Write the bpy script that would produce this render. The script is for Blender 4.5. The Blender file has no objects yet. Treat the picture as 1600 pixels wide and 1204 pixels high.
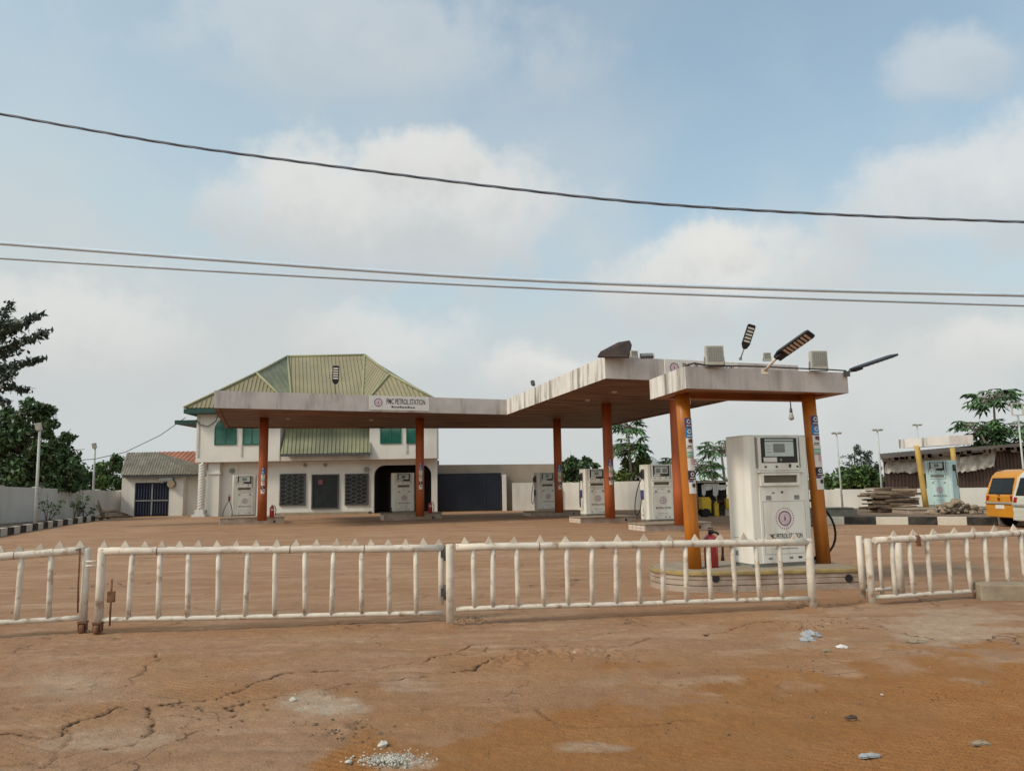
import bpy, math, random
import numpy as np
from mathutils import Vector, Matrix
random.seed(7)
RNG = np.random.default_rng(11)
SC = bpy.context.scene
COL = SC.collection
R = math.radians

# ------------------------------------------------------------------ camera
F = 1200.0                      # focal length in pixels of a 1600 px wide frame
PITCH, ROLL, CAMZ = R(7.4), R(1.0), 1.6
fwd = Vector((0, math.cos(PITCH), math.sin(PITCH)))
up0 = Vector((0, -math.sin(PITCH), math.cos(PITCH)))
rt0 = Vector((1, 0, 0))
rt = rt0 * math.cos(ROLL) - up0 * math.sin(ROLL)
up = up0 * math.cos(ROLL) + rt0 * math.sin(ROLL)
EYE = Vector((0, 0, CAMZ))
cd = bpy.data.cameras.new('camera')
cam = bpy.data.objects.new('camera', cd)
COL.objects.link(cam)
M = Matrix((rt, up, -fwd)).transposed().to_4x4()
M.translation = EYE
cam.matrix_world = M
cd.sensor_fit = 'HORIZONTAL'; cd.sensor_width = 36; cd.lens = F / 1600 * 36
cd.clip_start = 0.1; cd.clip_end = 4000
SC.camera = cam

def ray(px, py):
    return fwd + rt * ((px - 800) / F) - up * ((py - 602) / F)
def G(px, py, z=0.0):           # point of the plane at height z seen at that pixel
    d = ray(px, py); return EYE + d * ((z - CAMZ) / d.z)
def D(px, py, Y):               # point at distance Y along the view axis' ground direction
    d = ray(px, py); return EYE + d * (Y / d.y)
def HIT(px, py, P0, e):         # point on the vertical plane through P0 along e
    d = ray(px, py); n = Vector((-e.y, e.x, 0))
    return EYE + d * (n.dot(P0 - EYE) / n.dot(d))
def PIX(p):
    q = Vector(p) - EYE; w = q.dot(fwd)
    return 800 + F * q.dot(rt) / w, 602 - F * q.dot(up) / w

# ------------------------------------------------------------------ light
SUN_EL = R(42); sx, sy = -0.90, -0.46
SC.view_settings.view_transform = 'Standard'
SC.view_settings.look = 'None'
SC.view_settings.exposure = 0.14
SC.view_settings.gamma = 1.0
sl = bpy.data.lights.new('sun', 'SUN'); sl.energy = 2.2; sl.angle = R(11); sl.color = (1, .91, .77)
so = bpy.data.objects.new('sun', sl); COL.objects.link(so)
h = math.hypot(sx, sy)
sdir = Vector((sx / h * math.cos(SUN_EL), sy / h * math.cos(SUN_EL), math.sin(SUN_EL)))
so.rotation_euler = sdir.to_track_quat('Z', 'Y').to_euler()

W = bpy.data.worlds.new('World'); SC.world = W; W.use_nodes = True
def build_sky():
    nt = W.node_tree; nt.nodes.clear(); N = nt.nodes.new; L = nt.links.new
    def m(op, a, b=None, c=None, clamp=False):
        n = N('ShaderNodeMath'); n.operation = op; n.use_clamp = clamp
        for i, x in enumerate((a, b, c)):
            if x is None: continue
            if isinstance(x, (int, float)): n.inputs[i].default_value = x
            else: L(x, n.inputs[i])
        return n.outputs[0]
    def vm(op, a, b=None):
        n = N('ShaderNodeVectorMath'); n.operation = op
        for i, x in enumerate((a, b)):
            if x is None: continue
            if isinstance(x, (tuple, list, Vector)): n.inputs[i].default_value = tuple(x)
            else: L(x, n.inputs[i])
        return n
    def mixc(f, a, b):
        n = N('ShaderNodeMix'); n.data_type = 'RGBA'
        for s, x in ((n.inputs[0], f), (n.inputs[6], a), (n.inputs[7], b)):
            if isinstance(x, (int, float)): s.default_value = x
            elif isinstance(x, tuple): s.default_value = x + (1,)
            else: L(x, s)
        return n.outputs[2]
    def ss(x, a, b):
        n = N('ShaderNodeMapRange'); n.interpolation_type = 'SMOOTHSTEP'
        L(x, n.inputs[0]); n.inputs[1].default_value = a; n.inputs[2].default_value = b
        return n.outputs[0]
    def noise(v, s, det=5, ro=.55):
        n = N('ShaderNodeTexNoise'); L(v, n.inputs['Vector'])
        n.inputs['Scale'].default_value = s; n.inputs['Detail'].default_value = det; n.inputs['Roughness'].default_value = ro
        return n.outputs['Fac']
    tc = N('ShaderNodeTexCoord'); d = vm('NORMALIZE', tc.outputs['Generated']).outputs[0]
    sep = N('ShaderNodeSeparateXYZ'); L(d, sep.inputs[0]); X, Y, Z = sep.outputs
    sky = N('ShaderNodeTexSky'); sky.sky_type = 'NISHITA'; sky.sun_disc = False
    sky.sun_elevation = SUN_EL; sky.sun_rotation = math.atan2(sx, sy) % (2 * math.pi)
    sky.air_density = 1.0; sky.dust_density = 1.6; sky.ozone_density = 1.5
    sc_ = N('ShaderNodeVectorMath'); sc_.operation = 'SCALE'; L(sky.outputs[0], sc_.inputs[0]); sc_.inputs['Scale'].default_value = 0.165
    tn = N('ShaderNodeVectorMath'); tn.operation = 'MULTIPLY'; L(sc_.outputs[0], tn.inputs[0]); tn.inputs[1].default_value = (.92, 1.06, .97); blue = tn.outputs[0]
    nz1 = noise(d, 3.2, 6, .55); nz2 = noise(d, 9.0, 6, .6); nz3 = noise(d, 1.6, 3, .5)
    hz = ss(Z, .62, -.02)                                   # more haze to the horizon
    hazef = m('ADD', m('MULTIPLY', hz, .50), m('MULTIPLY', ss(X, .3, -.7), .30), clamp=True)
    hazef = m('ADD', hazef, .32, clamp=True)
    base = mixc(hazef, blue, (.50, .60, .635))
    # wide thin veils
    veil = m('MULTIPLY', ss(m('ADD', nz1, m('MULTIPLY', nz3, .5)), .68, 1.0), ss(Z, .72, .28))
    base = mixc(m('MULTIPLY', veil, .4), base, (.60, .615, .605))
    # low grey layer
    low = m('MULTIPLY', ss(m('ADD', Z, m('MULTIPLY', nz1, -.34)), .20, -.06), .85)
    base = mixc(low, base, (.545, .565, .56))
    # cumulus heads: centre (as a direction in the sky), half width, half height, strength
    for (px, py, ax, ay, st) in ((650, 330, 300, 130, .95), (650, 255, 110, 60, .9), (440, 330, 160, 70, .5), (1110, 440, 210, 95, .95), (1130, 400, 75, 52, .95),
                                 (1530, 300, 200, 95, .8), (1480, 110, 85, 55, .5), (90, 520, 240, 110, .75), (850, 580, 130, 60, .9),
                                 (1560, 540, 110, 60, .85), (600, 545, 180, 70, .6), (560, 70, 330, 110, .42), (1300, 640, 420, 110, .35)):
        c = ray(px, py).normalized(); r_ = c.cross(Vector((0, 0, 1))).normalized(); u_ = r_.cross(c)
        u = m('MULTIPLY', vm('DOT_PRODUCT', d, r_).outputs['Value'], F / ax)
        v = m('MULTIPLY', vm('DOT_PRODUCT', d, u_).outputs['Value'], F / ay)
        front = m('GREATER_THAN', vm('DOT_PRODUCT', d, c).outputs['Value'], 0.0)
        rr = m('SQRT', m('ADD', m('MULTIPLY', u, u), m('MULTIPLY', v, v)))
        rr = m('ADD', rr, m('MULTIPLY', m('SUBTRACT', nz2, .5), 1.9))
        rr = m('ADD', rr, m('MULTIPLY', m('SUBTRACT', nz1, .5), .9))
        lo = ss(v, -.1, -1.4)                               # soft underside, crisper top
        mask = m('SUBTRACT', 1.0, ss(rr, .48, 1.06))
        mask = m('MULTIPLY', m('MULTIPLY', mask, front), m('MULTIPLY_ADD', lo, -.35, 1.0))
        colr = mixc(ss(m('ADD', v, m('MULTIPLY', m('SUBTRACT', nz2, .5), 2.6)), -.9, .7), (.54, .555, .555), (.72, .715, .685))
        base = mixc(m('MULTIPLY', mask, st * .9), base, colr)
    # sunward sky behind the camera, brightened and warmed to light the view-facing fronts
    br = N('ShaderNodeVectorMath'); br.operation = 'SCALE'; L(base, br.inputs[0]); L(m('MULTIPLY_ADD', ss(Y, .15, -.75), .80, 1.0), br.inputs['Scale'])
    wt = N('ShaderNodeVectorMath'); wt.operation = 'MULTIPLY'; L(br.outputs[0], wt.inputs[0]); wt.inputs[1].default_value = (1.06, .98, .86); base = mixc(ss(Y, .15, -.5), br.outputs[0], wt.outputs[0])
    # ground half of the dome
    base = mixc(ss(Z, 0.0, -.05), base, (.20, .15, .11))
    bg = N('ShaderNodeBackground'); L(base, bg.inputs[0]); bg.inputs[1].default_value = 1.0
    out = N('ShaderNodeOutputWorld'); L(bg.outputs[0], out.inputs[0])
build_sky()

# ------------------------------------------------------------------ materials
def mat(name, col, rough=.75, var=.12, scale=3.0, dirt=None, damt=.5, dscale=1.3, dlo=.45, dhi=.75, streak=False,
        bump=.15, bscale=25, metal=0.0, spec=.3, island=0.0, coat=0.0):
    mt = bpy.data.materials.new(name); mt.use_nodes = True
    nt = mt.node_tree; N = nt.nodes.new; L = nt.links.new
    b = nt.nodes['Principled BSDF']
    b.inputs['Roughness'].default_value = rough; b.inputs['Metallic'].default_value = metal
    b.inputs['Specular IOR Level'].default_value = spec; b.inputs['Coat Weight'].default_value = coat
    tc_ = N('ShaderNodeTexCoord'); oi = N('ShaderNodeObjectInfo'); va = N('ShaderNodeVectorMath'); L(tc_.outputs['Object'], va.inputs[0]); L(oi.outputs['Location'], va.inputs[1])
    tc = type('o', (), {'outputs': {'Object': va.outputs[0]}})
    nz = N('ShaderNodeTexNoise'); nz.inputs['Scale'].default_value = scale; nz.inputs['Detail'].default_value = 6
    L(tc.outputs['Object'], nz.inputs['Vector'])
    rp = N('ShaderNodeMapRange'); L(nz.outputs['Fac'], rp.inputs[0]); rp.inputs[1].default_value = .3; rp.inputs[2].default_value = .7
    mx = N('ShaderNodeMix'); mx.data_type = 'RGBA'; L(rp.outputs[0], mx.inputs[0])
    mx.inputs[6].default_value = tuple(c * (1 - var) for c in col) + (1,)
    mx.inputs[7].default_value = tuple(min(1, c * (1 + var)) for c in col) + (1,)
    out = mx.outputs[2]
    if island:
        ge = N('ShaderNodeNewGeometry'); r2 = N('ShaderNodeMapRange'); L(ge.outputs['Random Per Island'], r2.inputs[0])
        r2.inputs[3].default_value = 1 - island; r2.inputs[4].default_value = 1 + island
        sm = N('ShaderNodeVectorMath'); sm.operation = 'SCALE'; L(out, sm.inputs[0]); L(r2.outputs[0], sm.inputs['Scale']); out = sm.outputs[0]
    if dirt:
        mp = N('ShaderNodeMapping'); L(tc.outputs['Object'], mp.inputs[0])
        if streak: mp.inputs['Scale'].default_value = (1, 1, .12)
        n2 = N('ShaderNodeTexNoise'); n2.inputs['Scale'].default_value = dscale; n2.inputs['Detail'].default_value = 8; n2.inputs['Roughness'].default_value = .65
        L(mp.outputs[0], n2.inputs['Vector'])
        r3 = N('ShaderNodeMapRange'); L(n2.outputs['Fac'], r3.inputs[0]); r3.inputs[1].default_value = dlo; r3.inputs[2].default_value = dhi; r3.inputs[4].default_value = damt
        m3 = N('ShaderNodeMix'); m3.data_type = 'RGBA'; L(r3.outputs[0], m3.inputs[0]); L(out, m3.inputs[6]); m3.inputs[7].default_value = tuple(dirt) + (1,)
        out = m3.outputs[2]
    L(out, b.inputs['Base Color'])
    if bump:
        n4 = N('ShaderNodeTexNoise'); n4.inputs['Scale'].default_value = bscale; n4.inputs['Detail'].default_value = 5
        L(tc.outputs['Object'], n4.inputs['Vector'])
        bp = N('ShaderNodeBump'); bp.inputs['Strength'].default_value = bump; bp.inputs['Distance'].default_value = .02
        L(n4.outputs['Fac'], bp.inputs['Height']); L(bp.outputs[0], b.inputs['Normal'])
    return mt

def glow(name, col, s):
    mt = mat(name, col); b = mt.node_tree.nodes['Principled BSDF']
    b.inputs['Emission Color'].default_value = tuple(col) + (1,); b.inputs['Emission Strength'].default_value = s
    return mt

DUST = (.30, .20, .13)
white_gate = mat('gate paint', (.58, .505, .43), .62, .12, 6, dirt=(.24, .135, .07), damt=.85, dscale=7, dlo=.54, dhi=.68, bump=.2)
spike_paint = mat('dusty spike paint', (.50, .42, .345), .7, .22, 3, dirt=(.27, .17, .10), damt=.6, dscale=5)
rust = mat('rust', (.16, .075, .04), .85, .35, 20)
fascia = mat('fascia paint', (.485, .435, .415), .75, .12, 1.6, dirt=(.17, .14, .12), damt=.75, dscale=2.8, dlo=.50, dhi=.74, streak=True, bump=.12)
fascia_dirty = mat('fascia stained', (.62, .585, .55), .75, .10, 1.5, dirt=(.10, .085, .07), damt=.95, dscale=2.8, dlo=.49, dhi=.68, streak=True, bump=.2)
orange = mat('orange column paint', (.39, .122, .007), .45, .14, 2.2, dirt=(.17, .055, .018), damt=.75, dscale=4, dlo=.50, dhi=.72, streak=True, bump=.08, spec=.4)
rust_orange = mat('red brown column paint', (.34, .082, .022), .5, .16, 1.4, dirt=(.12, .04, .025), damt=.7, dscale=1.2, dlo=.45, dhi=.75, streak=True, bump=.08)
yellowcol = mat('yellow column paint', (.44, .285, .07), .55, .12, 2.2, dirt=(.26, .15, .06), damt=.6, dscale=2, streak=True)
pump_white = mat('pump paint', (.67, .645, .59), .38, .05, 1.5, dirt=(.36, .29, .21), damt=.6, dscale=3.0, dlo=.5, dhi=.76, streak=True, bump=.05, spec=.4, coat=.05)
pump_blue = mat('pale blue pump paint', (.46, .60, .60), .42, .06, 1.5, dirt=(.34, .36, .33), damt=.5, dscale=2.0, streak=True, bump=.03, spec=.5)
black = mat('black plastic', (.018, .018, .02), .4, .2, 8, bump=.05)
darkgrey = mat('dark grey metal', (.06, .06, .06), .6, .2, 8)
midgrey = mat('mid grey', (.20, .20, .19), .6, .15, 8)
screen_pale = mat('display plate', (.45, .50, .48), .3, .05, 8, bump=0)
lcd = mat('lcd glass', (.12, .135, .12), .15, .1, 6, bump=0, spec=.6)
brown_pane = mat('brown recess', (.11, .085, .06), .35, .25, 3, bump=0)
line_grey = mat('panel seam', (.20, .20, .19), .7, .1, 6, bump=0)
purple = mat('emblem purple', (.26, .13, .20), .6, .1, 8, bump=0)
pink = mat('emblem pink', (.60, .47, .50), .6, .08, 8, bump=0)
ink = mat('printed ink', (.05, .03, .035), .6, .1, 8, bump=0)
paper = mat('paper', (.62, .59, .56), .7, .08, 9, bump=.05)
stk_indigo = mat('indigo sticker', (.06, .055, .17), .5, .15, 8, bump=0)
stk_maroon = mat('plum sticker', (.13, .05, .12), .5, .15, 8, bump=0)
stk_blue = mat('blue sticker', (.025, .17, .42), .5, .12, 8, bump=0)
stk_green = mat('green sticker', (.22, .40, .30), .55, .15, 8, bump=0)
stk_pink = mat('pink sticker', (.62, .33, .34), .55, .1, 8, bump=0)
stk_black = mat('black sticker', (.02, .02, .035), .5, .15, 8, bump=0)
red = mat('extinguisher red', (.27, .015, .018), .3, .1, 5, bump=.02, spec=.5, coat=.3)
darkred = mat('dark red', (.20, .02, .025), .5, .15, 5)
wall_white = mat('house wall', (.60, .565, .52), .85, .06, .6, dirt=(.34, .28, .21), damt=.55, dscale=.8, dlo=.5, dhi=.8, streak=True, bump=.15, bscale=12)
wall_side = mat('boundary wall plaster', (.58, .55, .51), .9, .08, .7, dirt=(.30, .25, .20), damt=.65, dscale=.9, dlo=.46, dhi=.75, streak=True, bump=.25, bscale=8)
wall_brown = mat('raw block wall', (.30, .245, .195), .95, .12, .8, dirt=(.20, .15, .11), damt=.6, dscale=.7, bump=.35, bscale=6)
tile_end = mat('broken tile cladding', (.60, .50, .43), .6, .2, 9, dirt=(.36, .24, .17), damt=.8, dscale=9, bump=.3, bscale=14)
greenglass = mat('green glass', (.010, .098, .072), .12, .35, .9, bump=0, spec=.7)
greenframe = mat('green window frame', (.01, .10, .065), .5, .1, 5)
dkglass = mat('dark glass', (.014, .018, .020), .25, .3, 2, bump=0, spec=.22)
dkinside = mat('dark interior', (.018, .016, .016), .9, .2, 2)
navy = mat('navy gate paint', (.010, .014, .026), .5, .25, 1.2, bump=.08)
roof_khaki = mat('faded green roof sheet', (.242, .208, .130), .55, .12, .7, dirt=(.20, .185, .11), damt=.6, dscale=.9, bump=.06)
roof_green = mat('green roof sheet', (.172, .172, .112), .5, .14, .8, dirt=(.28, .27, .15), damt=.7, dscale=.8, bump=.06)
roof_trim = mat('green roof trim', (.016, .055, .046), .5, .15, 2)
roof_grey = mat('old asbestos roof', (.19, .17, .135), .9, .25, 1.6, dirt=(.07, .07, .055), damt=.7, dscale=3, bump=.3)
roof_red = mat('rusty red roof', (.30, .12, .07), .8, .2, 1.0)
bark = mat('bark', (.12, .09, .065), .95, .3, 5, bump=.5)
palebark = mat('pale bark', (.24, .21, .165), .95, .25, 5, bump=.4)
leaf_dark = mat('dark leaves', (.060, .100, .038), .55, .4, 1.0, bump=0, island=.7, spec=.35)
leaf_blue = mat('blue green leaves', (.055, .078, .058), .5, .35, 1.0, bump=0, island=.55, spec=.4)
leaf_mid = mat('green leaves', (.075, .130, .040), .55, .4, .8, bump=0, island=.5)
leaf_light = mat('yellow green leaves', (.115, .15, .045), .55, .35, .8, bump=0, island=.45)
leaf_papaya = mat('papaya leaves', (.070, .135, .050), .5, .3, .9, bump=0, island=.5, spec=.4)
polegrey = mat('pole paint', (.42, .42, .40), .6, .12, 3)
concrete = mat('concrete', (.28, .225, .165), .95, .16, 4, dirt=(.22, .14, .085), damt=.7, dscale=3, bump=.45, bscale=14)
concrete_grey = mat('grey concrete', (.20, .18, .15), .95, .2, 3, dirt=(.10, .095, .08), damt=.6, dscale=2, bump=.4, bscale=10)
island_side = mat('island render', (.36, .285, .235), .9, .14, 3, dirt=(.22, .14, .095), damt=.8, dscale=2.6, dlo=.42, dhi=.68, bump=.5, bscale=10)
island_edge = mat('worn yellow edge', (.30, .215, .085), .8, .25, 5, dirt=(.20, .14, .08), damt=.85, dscale=4, dlo=.42, dhi=.66, bump=.3)
kerb_w = mat('kerb white', (.55, .50, .43), .9, .15, 4, dirt=(.30, .21, .14), damt=.6, dscale=4, bump=.35)
kerb_b = mat('kerb black', (.025, .024, .023), .85, .3, 4, dirt=(.14, .10, .07), damt=.5, dscale=4, bump=.3)
soil = mat('bed soil', (.17, .115, .075), .98, .3, 3, bump=.7, bscale=9)
shed_brown = mat('brown sheet metal', (.085, .048, .038), .75, .2, 1.5, dirt=(.04, .025, .02), damt=.6, dscale=2, streak=True)
tarp = mat('torn white tarpaulin', (.42, .37, .32), .8, .18, 1.5, dirt=(.15, .12, .09), damt=.9, dscale=2.2, bump=.35, bscale=5)
wood_a = mat('weathered plank', (.17, .115, .08), .95, .3, 4, bump=.4)
wood_b = mat('pale plank', (.26, .20, .14), .95, .25, 4, bump=.4)
wood_c = mat('dark plank', (.085, .058, .042), .95, .3, 4, bump=.4)
rock = mat('rubble stone', (.24, .18, .13), .95, .35, 4, bump=.6, bscale=9)
bus_yellow = mat('bus yellow', (.56, .235, .012), .4, .10, 1.5, dirt=(.36, .17, .03), damt=.5, dscale=3, bump=.03, spec=.5, coat=.2)
van_white = mat('van white', (.50, .51, .45), .35, .05, 1.5, bump=.02, spec=.5, coat=.2)
rubber = mat('rubber', (.014, .014, .014), .85, .2, 8)
hubmetal = mat('hub metal', (.28, .27, .25), .5, .2, 8)
taillight = mat('tail light', (.28, .015, .012), .25, .1, 5, bump=0)
lens_grey = mat('floodlight lens', (.30, .29, .25), .35, .1, 6, bump=0, spec=.5)
lens_pink = mat('led strip', (.56, .43, .37), .35, .08, 12, bump=0)
lens_white = mat('led strip white', (.60, .58, .54), .35, .08, 12, bump=0)
flood_body = mat('floodlight body', (.42, .40, .35), .6, .12, 4, dirt=(.25, .22, .18), damt=.6)
rust_plate = mat('burnt brown sheet', (.045, .03, .026), .8, .4, 3, bump=.4, bscale=6)
wire_dark = mat('cable sheath', (.13, .145, .185), .6, .2, 3, bump=0)
wire_pale = mat('bare aluminium wire', (.49, .57, .67), .6, .1, 3, bump=0)
cloth_white = mat('white cloth', (.58, .57, .56), .9, .1, 3)
plastic_bag = mat('plastic film', (.30, .30, .31), .35, .15, 14, bump=.3)
stone_white = mat('white stone', (.46, .43, .38), .95, .15, 9, bump=.5)
crate_yellow = mat('yellow plastic', (.52, .34, .02), .5, .15, 4)

# ------------------------------------------------------------------ mesh helper
class MB:
    def __init__(s): s.v = []; s.f = []; s.mi = []; s.sm = []; s.cur = 0
    def add(s, vs, fs, smooth=False):
        o = len(s.v); s.v.extend(Vector(v) for v in vs)
        for f in fs: s.f.append([o + i for i in f]); s.mi.append(s.cur); s.sm.append(smooth)
        return s
    def box(s, x0, x1, y0, y1, z0, z1, M=None):
        vs = [Vector((x, y, z)) for z in (z0, z1) for (x, y) in ((x0, y0), (x1, y0), (x1, y1), (x0, y1))]
        if M: vs = [M @ v for v in vs]
        return s.add(vs, [(3, 2, 1, 0), (4, 5, 6, 7), (0, 1, 5, 4), (1, 2, 6, 5), (2, 3, 7, 6), (3, 0, 4, 7)])
    def prism(s, poly, z0, z1):
        n = len(poly); a = sum(poly[i][0] * poly[(i + 1) % n][1] - poly[(i + 1) % n][0] * poly[i][1] for i in range(n))
        if a < 0: poly = poly[::-1]
        vs = [(p[0], p[1], z0) for p in poly] + [(p[0], p[1], z1) for p in poly]
        return s.add(vs, [tuple(range(n))[::-1], tuple(range(n, 2 * n))] + [(i, (i + 1) % n, n + (i + 1) % n, n + i) for i in range(n)])
    def xz(s, poly, y0, y1):            # polygon in the xz plane, extruded from y0 (front) to y1
        n = len(poly); a = sum(poly[i][0] * poly[(i + 1) % n][1] - poly[(i + 1) % n][0] * poly[i][1] for i in range(n))
        if a < 0: poly = poly[::-1]
        vs = [(p[0], y0, p[1]) for p in poly] + [(p[0], y1, p[1]) for p in poly]
        return s.add(vs, [tuple(range(n)), tuple(range(n, 2 * n))[::-1]] + [((i + 1) % n, i, n + i, n + (i + 1) % n) for i in range(n)])
    def tube(s, pts, r, n=8, smooth=True):
        pts = [Vector(p) for p in pts]; k = len(pts)
        rs = r if isinstance(r, (list, tuple)) else [r] * k
        t0 = (pts[1] - pts[0]).normalized(); a = Vector((0, 0, 1)) if abs(t0.z) < .9 else Vector((1, 0, 0))
        u = t0.cross(a).normalized(); vs = []; fs = []
        for i, p in enumerate(pts):
            t = (pts[min(i + 1, k - 1)] - pts[max(i - 1, 0)]).normalized()
            u = (u - t * u.dot(t)).normalized(); w = t.cross(u)
            for j in range(n):
                q = 2 * math.pi * j / n; vs.append(p + (u * math.cos(q) + w * math.sin(q)) * rs[i])
        for i in range(k - 1):
            for j in range(n):
                fs.append((i * n + j, i * n + (j + 1) % n, (i + 1) * n + (j + 1) % n, (i + 1) * n + j))
        s.add(vs, fs, smooth)
        o = len(s.v) - k * n
        s.f.append([o + j for j in range(n)][::-1]); s.mi.append(s.cur); s.sm.append(False)
        s.f.append([o + (k - 1) * n + j for j in range(n)]); s.mi.append(s.cur); s.sm.append(False)
        return s
    def lathe(s, prof, c=(0, 0, 0), n=20):
        c = Vector(c); vs = []; fs = []
        for (r, z) in prof:
            for j in range(n):
                q = 2 * math.pi * j / n; vs.append(c + Vector((r * math.cos(q), r * math.sin(q), z)))
        for i in range(len(prof) - 1):
            for j in range(n): fs.append((i * n + j, i * n + (j + 1) % n, (i + 1) * n + (j + 1) % n, (i + 1) * n + j))
        fs.append(tuple(range(n))[::-1]); fs.append(tuple((len(prof) - 1) * n + j for j in range(n)))
        return s.add(vs, fs, True)
    def disc(s, cx, cz, y, r0, r1, n=24):   # flat ring facing -y
        vs = []
        for j in range(n):
            q = 2 * math.pi * j / n
            vs += [(cx + r0 * math.cos(q), y, cz + r0 * math.sin(q)), (cx + r1 * math.cos(q), y, cz + r1 * math.sin(q))]
        return s.add(vs, [(2 * j, 2 * j + 1, (2 * j + 3) % (2 * n), (2 * j + 2) % (2 * n)) for j in range(n)])
    def move(s, M): s.v = [M @ v for v in s.v]; return s

def mesh_of(name, mb, mats):
    me = bpy.data.meshes.new(name); me.from_pydata([tuple(v) for v in mb.v], [], mb.f)
    for mm in (mats if isinstance(mats, (list, tuple)) else [mats]): me.materials.append(mm)
    me.polygons.foreach_set('material_index', mb.mi); me.polygons.foreach_set('use_smooth', mb.sm); me.update()
    return me
def link(name, me, parent=None, loc=(0, 0, 0), bevel=0, seg=2):
    o = bpy.data.objects.new(name, me); COL.objects.link(o); o.location = loc
    if parent: o.parent = parent
    if bevel:
        b = o.modifiers.new('bevel', 'BEVEL'); b.width = bevel; b.segments = seg; b.limit_method = 'ANGLE'; b.angle_limit = R(40)
    return o
def thing(name, label, cat, loc=(0, 0, 0), rz=0.0, group=None):
    o = bpy.data.objects.new(name, None); COL.objects.link(o); o.empty_display_size = .2
    o.location = loc; o.rotation_euler = (0, 0, rz); o['label'] = label; o['category'] = cat
    if group: o['group'] = group
    return o
def xf(o): return Matrix.Translation(o.location) @ Matrix.Rotation(o.rotation_euler[2], 4, 'Z')
def part(name, mb, mats, parent, label=None, bevel=0, world=False, loc=(0, 0, 0), seg=2):
    if world: mb.move(xf(parent).inverted())
    o = link(name, mesh_of(name, mb, mats), parent, loc, bevel, seg)
    if label: o['label'] = label
    return o
def solo(name, mb, mats, label, cat, loc=(0, 0, 0), rz=0.0, group=None, bevel=0, world=False):
    if world: mb.move(Matrix.Translation(loc).inverted())
    o = link(name, mesh_of(name, mb, mats), None, loc, bevel); o.rotation_euler = (0, 0, rz)
    o['label'] = label; o['category'] = cat
    if group: o['group'] = group
    return o
def copy_tree(o, parent=None):
    c = o.copy(); COL.objects.link(c)
    if parent: c.parent = parent
    for ch in list(o.children): copy_tree(ch, c)
    return c
def place(o, loc, rz, label, group=None):
    o.location = loc; o.rotation_euler = (0, 0, rz); o['label'] = label
    if group: o['group'] = group
    return o
def text_into(mb, s, O, ux, uz, width, height=None):
    cu = bpy.data.curves.new('t', 'FONT'); cu.body = s; cu.align_x = 'CENTER'; cu.align_y = 'CENTER'; cu.resolution_u = 3; cu.offset = .014
    ob = bpy.data.objects.new('t', cu); COL.objects.link(ob)
    bpy.context.view_layer.update()
    me = bpy.data.meshes.new_from_object(ob.evaluated_get(bpy.context.evaluated_depsgraph_get()))
    vs = [v.co.copy() for v in me.vertices]; fs = [tuple(p.vertices) for p in me.polygons]
    bpy.data.objects.remove(ob); bpy.data.curves.remove(cu); bpy.data.meshes.remove(me)
    x0 = min(v.x for v in vs); x1 = max(v.x for v in vs); y0 = min(v.y for v in vs); y1 = max(v.y for v in vs)
    kx = width / (x1 - x0); ky = (height / (y1 - y0)) if height else kx
    O, ux, uz = Vector(O), Vector(ux), Vector(uz)
    mb.add([O + ux * ((v.x - (x0 + x1) / 2) * kx) + uz * ((v.y - (y0 + y1) / 2) * ky) for v in vs], fs)

TH = R(17)                      # the station is turned 17 degrees against the view
e1 = Vector((math.cos(TH), math.sin(TH), 0)); e2 = Vector((-math.sin(TH), math.cos(TH), 0))

# ------------------------------------------------------------------ ground
def vnoise(x, y, seed=0):
    xi = np.floor(x).astype(np.int64); yi = np.floor(y).astype(np.int64); xf_ = x - xi; yf_ = y - yi
    def hsh(a, b):
        n = (a * 374761393 + b * 668265263 + seed * 982451653) & 0x7fffffff
        n = ((n ^ (n >> 13)) * 1274126177) & 0x7fffffff
        return ((n ^ (n >> 16)) & 0xffff) / 65535.0
    u = xf_ * xf_ * (3 - 2 * xf_); v = yf_ * yf_ * (3 - 2 * yf_)
    return (hsh(xi, yi) * (1 - u) + hsh(xi + 1, yi) * u) * (1 - v) + (hsh(xi, yi + 1) * (1 - u) + hsh(xi + 1, yi + 1) * u) * v
def fbm(x, y, s, o=4, seed=0):
    a = 0; amp = .5; t = 0
    for i in range(o): a = a + amp * vnoise(x * s, y * s, seed + i); t += amp; amp *= .5; s *= 2.03
    return a / t

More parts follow.
